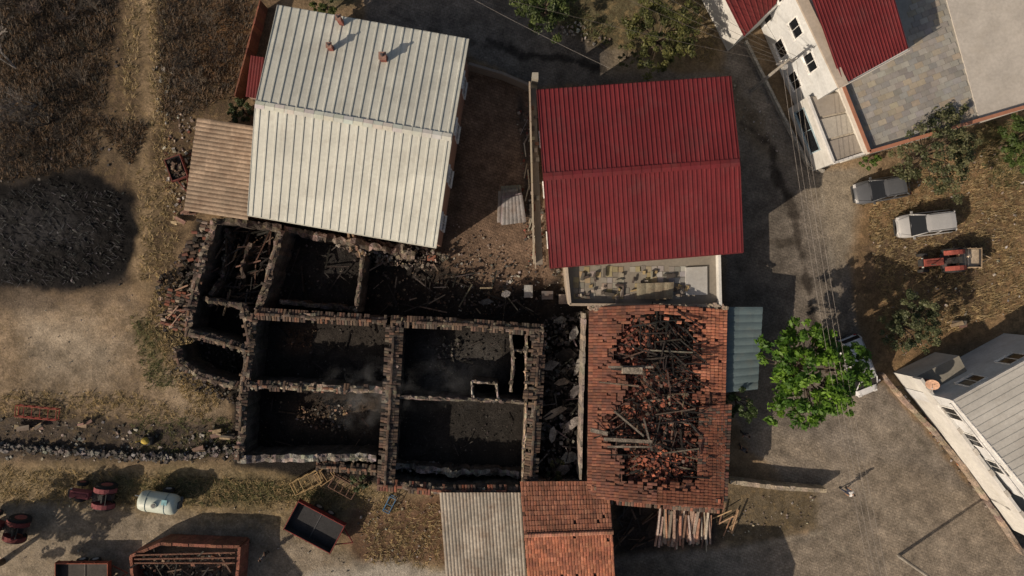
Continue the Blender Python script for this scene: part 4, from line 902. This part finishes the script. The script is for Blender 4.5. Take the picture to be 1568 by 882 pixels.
def trailer(name,u,v,ang,L,W,side,floor,h=.55,wall=.05,load=None,hitch=1):
    p=P(u,v,.9); g_=group(name,(p.x,p.y,0),ang); mb=MB(); z=.85
    mb.box(-L/2,L/2,-W/2,W/2,z-.08,z,floor)
    for s in(-1,1):
        mb.box(-L/2,L/2,s*W/2-wall/2,s*W/2+wall/2,z+.003,z+h,side); mb.box(s*L/2-wall/2,s*L/2+wall/2,-W/2+wall/2+.002,W/2-wall/2-.002,z+.003,z+h-.01,side)
        mb.box(-L/2+.03,L/2-.03,s*(W/2-wall/2-.012)-.008,s*(W/2-wall/2-.012)+.008,z+.004,z+h-.03,(.04,.036,.036))
        mb.box(s*(L/2-wall/2-.012)-.008,s*(L/2-wall/2-.012)+.008,-W/2+.06,W/2-.06,z+.004,z+h-.03,(.04,.036,.036))
        for k in range(5): mb.box(-L/2+k*L/4-.03,-L/2+k*L/4+.03,s*(W/2+.05)-.03,s*(W/2+.05)+.03,z,z+h-.02,tuple(x*.8 for x in side))
    mb.box(-.03,.03,-W/2+.05,W/2-.05,z+.002,z+.05,tuple(x*2+.02 for x in floor))
    if hitch:
        for s in(-1,1): mb.tube((L/2,s*W*.3,.7),(L/2+1.1,0,.6),.05,.04,tuple(x*.8 for x in side),6)
    mb.tube((-.1,-W/2,.4),(-.1,W/2,.4),.05,.05,(.05,.05,.05),6)
    mb.build('box_body',M_gen,g_); w=MB()
    for s in(-1,1): wheel(w,(-.5,s*(W/2-.1),.4),.4,.22); wheel(w,(.5,s*(W/2-.1),.4),.4,.22)
    w.build('wheels',M_rubber,g_)
    if load:
        lb=MB()
        for k in range(load[0]):
            s=ru(.04,.12); a=ru(0,3); lb.obox(Vector((ru(-L/2+.2,L/2-.2),ru(-W/2+.2,W/2-.2),z+ru(.05,.3))),Vector((math.cos(a)*s,math.sin(a)*s,ru(-.05,.05))),Vector((-math.sin(a)*s,math.cos(a)*s,0)),Vector((0,0,s*.6)),jc(random.choice(load[1]),.3),s*.3)
        lb.build('load',M_gen,g_)
    return g_
trailer('farm_trailer',484,804,math.radians(-28),3.9,2.3,(.18,.028,.025),(.024,.024,.027),.6)
trailer('farm_trailer',130,880,math.radians(0),3.9,2.0,(.26,.07,.04),(.05,.045,.042),.5)
trailer('small_red_trailer',272,258,math.radians(-70),1.7,1.2,(.14,.035,.03),(.05,.045,.045),.35,load=(40,BRN))
trailer('wooden_trailer',1483,395,math.radians(0),1.7,1.4,(.4,.3,.2),(.4,.33,.25),.3)
g_=group('roofless_brick_shed',P(280,870,0)); mb=MB(); pts=[(200,852),(245,833),(366,838),(360,920),(205,925)]
for k in range(5):
    a,b=P(*pts[k],1.8),P(*pts[(k+1)%5],1.8); d=b-a; n=max(2,int(d.length/.4)); nr=Vector((-d.y,d.x,0)).normalized()
    for i in range(n):
        q=a.lerp(b,(i+.5)/n); mb.obox(q-Vector((0,0,.9)),d/n/2,nr*.11,Vector((0,0,.9+ru(-.06,.05))),jc((.22,.09,.06),.25))
for k in range(3):
    a,b=P(206,850+k*6,1.85),P(360,846+k*8,1.85); mb.obox((a+b)/2,(b-a)/2,Vector((0,.05,0)),Vector((0,0,.05)),(.16,.08,.055))
mb.build('brick_walls',M_stone,g_)
mb=MB(); rubble(mb,[(215,850),(355,848),(352,890),(215,890)],300,.04,.16,BRN+GR+[(.2,.09,.06)],.5,1.5); timbers(mb,[(215,850),(355,848),(352,890),(215,890)],30,.8,2.2,.03,.06,BRN+CH,1.2,1.8); mb.build('fallen_roof',M_wood,g_); fixparent(g_)
def tanker(u,v,ang):
    p=P(u,v,1.2); g_=group('water_tanker_trailer',(p.x,p.y,0),ang); mb=MB(); n=20; prof=[(-1.45,.05),(-1.42,.45),(-1.3,.68),(-1.05,.76),(1.05,.76),(1.3,.68),(1.42,.45),(1.45,.05)]; vs=[]
    for x,r in prof:
        for i in range(n): t=2*math.pi*i/n; vs.append((x,r*math.cos(t),1.25+r*math.sin(t)*.95))
    fs=[(a*n+i,a*n+(i+1)%n,(a+1)*n+(i+1)%n,(a+1)*n+i) for a in range(len(prof)-1) for i in range(n)]
    mb.add(vs,fs,(.52,.58,.52)); mb.build('tank',M_metal,g_,True); mb=MB()
    mb.tube((0,0,1.95),(0,0,2.08),.22,.22,(.42,.46,.42),14); mb.tube((0,0,2.08),(0,0,2.11),.16,.15,(.15,.15,.15),12)
    for x in(-.7,.7):
        for k in range(12):
            t0,t1=math.pi*k/12,math.pi*(k+1)/12; f=lambda t:Vector((x,.775*math.cos(t),1.25+.74*math.sin(t))); mb.tube(f(t0),f(t1),.025,.025,(.25,.33,.33),5)
    mb.box(-1.4,1.5,-.35,.35,.42,.55,(.15,.17,.2)); mb.tube((1.4,0,.5),(2.2,0,.5),.06,.05,(.15,.17,.2),6)
    mb.box(-.9,-.5,-.5,-.1,1.93,1.97,(.2,.38,.42)); mb.box(-1.6,-1.46,-.25,.25,.9,1.4,(.1,.1,.1))
    mb.build('fittings',M_gen,g_); w=MB()
    for s in(-1,1): wheel(w,(-.2,s*.72,.4),.4,.24)
    w.build('wheels',M_rubber,g_)
tanker(244,769,math.radians(172))
def frame(name,u,v,ang,L,W,c,h=.9,bars=4):
    p=P(u,v,.4); g_=MB(); e=.035
    for z in(.15,h):
        for s in(-1,1): g_.tube((-L/2,s*W/2,z),(L/2,s*W/2,z),e,e,c,6); g_.tube((s*L/2,-W/2,z),(s*L/2,W/2,z),e,e,c,6)
    for k in range(bars+1):
        x=-L/2+L*k/bars
        g_.tube((x,-W/2,h),(x,W/2,h),e*.8,e*.8,c,6)
        for s in(-1,1): g_.tube((x,s*W/2,0),(x,s*W/2,h),e,e,c,6)
    o=g_.build(name,M_rust); o.location=(p.x,p.y,0); o.rotation_euler=(0,0,ang); return o
frame('red_harrow_frame',56,632,-.1,3.1,.85,(.26,.04,.03),.5,5)
frame('wooden_crate_frame',470,738,.45,2.2,1.0,(.38,.27,.13),.7,3); frame('wooden_crate_frame',497,728,.6,1.2,1.,(.33,.22,.11),.6,2)
frame('rusty_bed_frame',526,745,-.5,2.,1.0,(.14,.08,.06),.6,4); frame('blue_garden_chair_frame',597,772,1.1,1.2,.5,(.05,.16,.3),.6,2)
g_=MB(); 
g_.ball((0,0,.45),.35,.28,.3,(.4,.3,.06)); g_.box(-.5,.4,-.2,.2,.1,.3,(.1,.09,.05)); g_.tube((.3,-.3,.3),(.3,.3,.3),.25,.25,(.03,.03,.03),12); g_.tube((-.5,0,.4),(-.5,0,.9),.05,.05,(.4,.32,.1),6)
o=g_.build('yellow_cement_mixer',M_gen); o.location=P(228,673,0)
mb=MB()
for u,v,a in((330,664,.1),(350,668,-.2),(30,655,.1),(60,656,.2),(130,650,.3),(300,690,.2),(1470,498,.4),(272,338,-.2),(288,325,.3)):
    for k in range(4):
        q=P(u+ru(-6,6),v+ru(-4,4),.25+k*.05); a_=a+ru(-.4,.4); d=Vector((math.cos(a_),math.sin(a_),.05)); s=Vector((-d.y,d.x,0)); mb.obox(q,d*ru(.2,.5),s*ru(.05,.18),Vector((0,0,.06)),jc(random.choice([(.17,.1,.08),(.1,.085,.075),(.28,.21,.13)]),.25),.05)
mb.build('scrap_pile',M_rust)
# ---------------------------------------------------------------- people
def person(u,v,face,shirt,pants,hair=(.02,.015,.012),step=.12,arm=.15):
    p=P(u,v,0); g_=group('person',(p.x,p.y,0),face)
    def skin(name,J,E,root,c):
        me=bpy.data.meshes.new(name); me.from_pydata([j[:3] for j in J],E,[]); o=bpy.data.objects.new(name,me); scene.collection.objects.link(o); o.parent=g_
        mo=o.modifiers.new('s','SKIN'); 
        for i,j in enumerate(J): me.skin_vertices[0].data[i].radius=(j[3],j[4] if len(j)>4 else j[3]); me.skin_vertices[0].data[i].use_root=(i==root)
        ss=o.modifiers.new('u','SUBSURF'); ss.levels=1; ss.render_levels=1
        m_=bpy.data.materials.new(name); m_.use_nodes=True; nt=m_.node_tree; pp=nt.nodes['Principled BSDF']; tn=noise(nt,geo(nt),14,3,.6,.3,.7,.85,1.1); nt.links.new(mix(nt,1.,c,tn,'MULTIPLY'),pp.inputs['Base Color']); pp.inputs['Roughness'].default_value=.85; me.materials.append(m_)
    skin('trousers',[(0,0,.95,.15,.12),(0,.1,.88,.09),(step*.5,.11,.5,.065),(step,.11,.1,.05),(0,-.1,.88,.09),(-step*.3,-.11,.5,.065),(-step,-.11,.1,.05)],[(0,1),(1,2),(2,3),(0,4),(4,5),(5,6)],0,pants)
    J=[(0,0,1.0,.15,.11),(0,0,1.2,.155,.11),(0,0,1.4,.15,.1),(0,.17,1.42,.065),(.0,.23,1.18,.05),(0,-.17,1.42,.065),(0,-.23,1.18,.05),(0,0,1.5,.06)]
    skin('shirt',J,[(0,1),(1,2),(2,3),(3,4),(2,5),(5,6),(2,7)],0,shirt)
    sk=(.4,.23,.15); b=MB()
    for s in(-1,1):
        e=Vector((0,s*.235,1.15)); w=Vector((arm,s*.25,.92)); b.tube(e,w,.042,.028,sk,8); hd=w+Vector((.02,0,-.06)); b.obox(hd,Vector((.035,0,0)),Vector((0,.014,0)),Vector((0,0,.05)),sk)
        for k in range(4): f0=hd+Vector((-.03+.02*k,0,-.05)); f1=f0+Vector((.008,-s*.005,-.04)); b.path([f0,f1,f1+Vector((.012,-s*.012,-.03+.004*abs(k-1.5)))],[.009,.008,.006],sk,5)
        b.path([hd+Vector((.035,0,.02)),hd+Vector((.06,-s*.01,-.02)),hd+Vector((.06,-s*.015,-.05))],[.011,.009,.007],sk,5)
    b.tube((0,0,1.48),(0.01,0,1.57),.055,.052,sk,8); b.ball((.015,0,1.64),.095,.075,.12,sk,12,9); b.obox(Vector((.115,0,1.63)),Vector((.012,0,0)),Vector((0,.012,0)),Vector((0,0,.022)),sk)
    for s in(-1,1): b.ball((0,s*.078,1.635),.02,.01,.032,sk,6,5); b.ball((.1,s*.03,1.655),.01,.012,.007,(.05,.04,.04),6,4)
    b.obox(Vector((.105,0,1.585)),Vector((.004,0,0)),Vector((0,.024,0)),Vector((0,0,.006)),(.3,.1,.09)); b.build('head_and_arms',M_cloth,g_,True)
    b=MB(); b.ball((-.012,0,1.675),.1,.085,.1,hair,12,8)
    b.build('hair',M_cloth,g_,True); b=MB()
    for s,x in((1,step),(-1,-step)): b.ball((x+.05,s*.11,.045),.14,.05,.055,(.04,.035,.03),10,6)
    b.build('shoes',M_rubber,g_,True)
person(1291,748,math.radians(150),(.7,.7,.7),(.05,.06,.1),step=.2)
person(1132,684,math.radians(60),(.08,.08,.09),(.04,.04,.05)); person(1136,662,math.radians(-90),(.25,.2,.18),(.04,.04,.05))
person(378,830,math.radians(-30),(.6,.65,.72),(.06,.06,.09)); person(410,846,math.radians(140),(.1,.1,.11),(.08,.07,.06),step=.05)
# ---------------------------------------------------------------- poles and cables
def pole(name,base,h,arm=True):
    mb=MB(); b=Vector((0,0,-.2)); mb.tube(b,(0,0,h),.14,.09,(.3,.28,.25),10)
    if arm:
        for z in(h-.2,h-.7): mb.obox(Vector((0,0,z)),Vector((.6,.12,0)),Vector((-.01,.04,0)),Vector((0,0,.04)),(.2,.19,.18))
        for k in(-.5,-.2,.2,.5): mb.tube((k,k*.19,h-.15),(k,k*.19,h+.05),.04,.03,(.5,.5,.48),8)
        mb.obox(Vector((.2,-.1,h-1.3)),Vector((.15,0,0)),Vector((0,.12,0)),Vector((0,0,.2)),(.35,.35,.34))
    else:
        mb.tube((0,0,h),(1.1,.5,h+.15),.05,.04,(.3,.3,.3),8); mb.obox(Vector((1.25,.57,h+.15)),Vector((.22,.1,0)),Vector((-.05,.1,0)),Vector((0,0,.05)),(.3,.3,.3))
    o=mb.build(name,M_gen); o.location=base; return o
pole('utility_pole',P(1150,139,0),7.2); top=P(1208,93,7.1)
pole('street_lamp',P(1376,851,0),6.2,False)
wr=MB()
def cable(a,b,sag,r=.01,n=20,c=(.1,.09,.08)):
    pr=None
    for i in range(n+1):
        t=i/n; q=a.lerp(b,t)-Vector((0,0,sag*4*t*(1-t)))
        if pr is not None: wr.tube(pr,q,r,r,c,5,False)
        pr=q
for k,o in enumerate((-.5,-.2,.2,.5)):
    cable(top+Vector((o,0,0)),P(1348+k*9,960,7.4),.8,c=(.26,.235,.21))
    cable(top+Vector((o,.1*k,0)),P(840+k*45,-60,7.4),.7)
cable(top+Vector((0,0,-.6)),P(670,-30,6.5),.6); cable(P(690,-20,6.5),P(935,105,5.5),.3,c=(.24,.22,.2)); cable(top,P(1250,70,6.6),.05); cable(top,P(1170,30,4),.05); cable(P(1232,170,4),P(1245,290,3.2),.3)
wr.build('overhead_cables',M_gen)
# ---------------------------------------------------------------- thin smoke still rising from the ruin
def smoke(u,v,h,rx,ry,rz,dens,seed):
    b=MB(); b.ball((0,0,0),1,1,1,(1,1,1),16,10); me_o=b.build('smoke',M_gen); me_o.data.materials.clear()
    me_o.location=P(u,v,h); me_o.scale=(rx,ry,rz)
    m=bpy.data.materials.new('smoke_volume'); m.use_nodes=True; nt=m.node_tree; nt.nodes.clear()
    out=nt.nodes.new('ShaderNodeOutputMaterial'); vs=nt.nodes.new('ShaderNodeVolumeScatter'); vs.inputs['Color'].default_value=(.8,.83,.88,1); vs.inputs['Anisotropy'].default_value=.2
    tc=nt.nodes.new('ShaderNodeTexCoord'); ln=nt.nodes.new('ShaderNodeVectorMath'); ln.operation='LENGTH'; nt.links.new(tc.outputs['Object'],ln.inputs[0])
    fo=nt.nodes.new('ShaderNodeMapRange'); fo.inputs[1].default_value=1.; fo.inputs[2].default_value=.1; fo.inputs[3].default_value=0; fo.inputs[4].default_value=dens; nt.links.new(ln.outputs['Value'],fo.inputs[0])
    n_=noise(nt,geo(nt),.8,4,.6,.48,.68,0,1.); d_=mul(nt,fo.outputs[0],n_); nt.links.new(d_,vs.inputs['Density']); nt.links.new(vs.outputs[0],out.inputs['Volume']); me_o.data.materials.append(m)
smoke(565,605,3.,4.2,3.,1.6,.26,1); smoke(690,590,2.6,4.5,2.4,1.5,.09,2)
# ---------------------------------------------------------------- light & camera
az=math.radians(34); el=math.radians(32)
d=Vector((math.cos(az)*math.cos(el),math.sin(az)*math.cos(el),-math.sin(el)))
sl=bpy.data.lights.new('sun','SUN'); sl.energy=4.3; sl.angle=math.radians(.5); sl.color=(1.,.84,.66)
so=bpy.data.objects.new('sun',sl); scene.collection.objects.link(so); so.rotation_euler=d.to_track_quat('-Z','Y').to_euler(); so.location=(-40,-30,40)
w=bpy.data.worlds.new('World'); scene.world=w; w.use_nodes=True; nt=w.node_tree
sk=nt.nodes.new('ShaderNodeTexSky'); sk.sky_type='NISHITA'; sk.sun_disc=False; sk.sun_elevation=el; sk.sun_rotation=math.atan2(-d.x,-d.y)%(2*math.pi); sk.dust_density=3.
bg=nt.nodes['Background']; bg.inputs[1].default_value=.075; nt.links.new(mix(nt,1.,sk.outputs[0],(1.03,.94,.84),'MULTIPLY'),bg.inputs[0])
cd=bpy.data.cameras.new('camera'); cd.sensor_width=36; cd.clip_end=3000; co=bpy.data.objects.new('camera',cd); scene.collection.objects.link(co)
co.location=(0,0,HC); co.rotation_euler=(0,0,0); cd.lens=36*HC/(1568/S)
scene.camera=co
scene.view_settings.view_transform='Standard'; scene.view_settings.look='None'; scene.view_settings.exposure=0
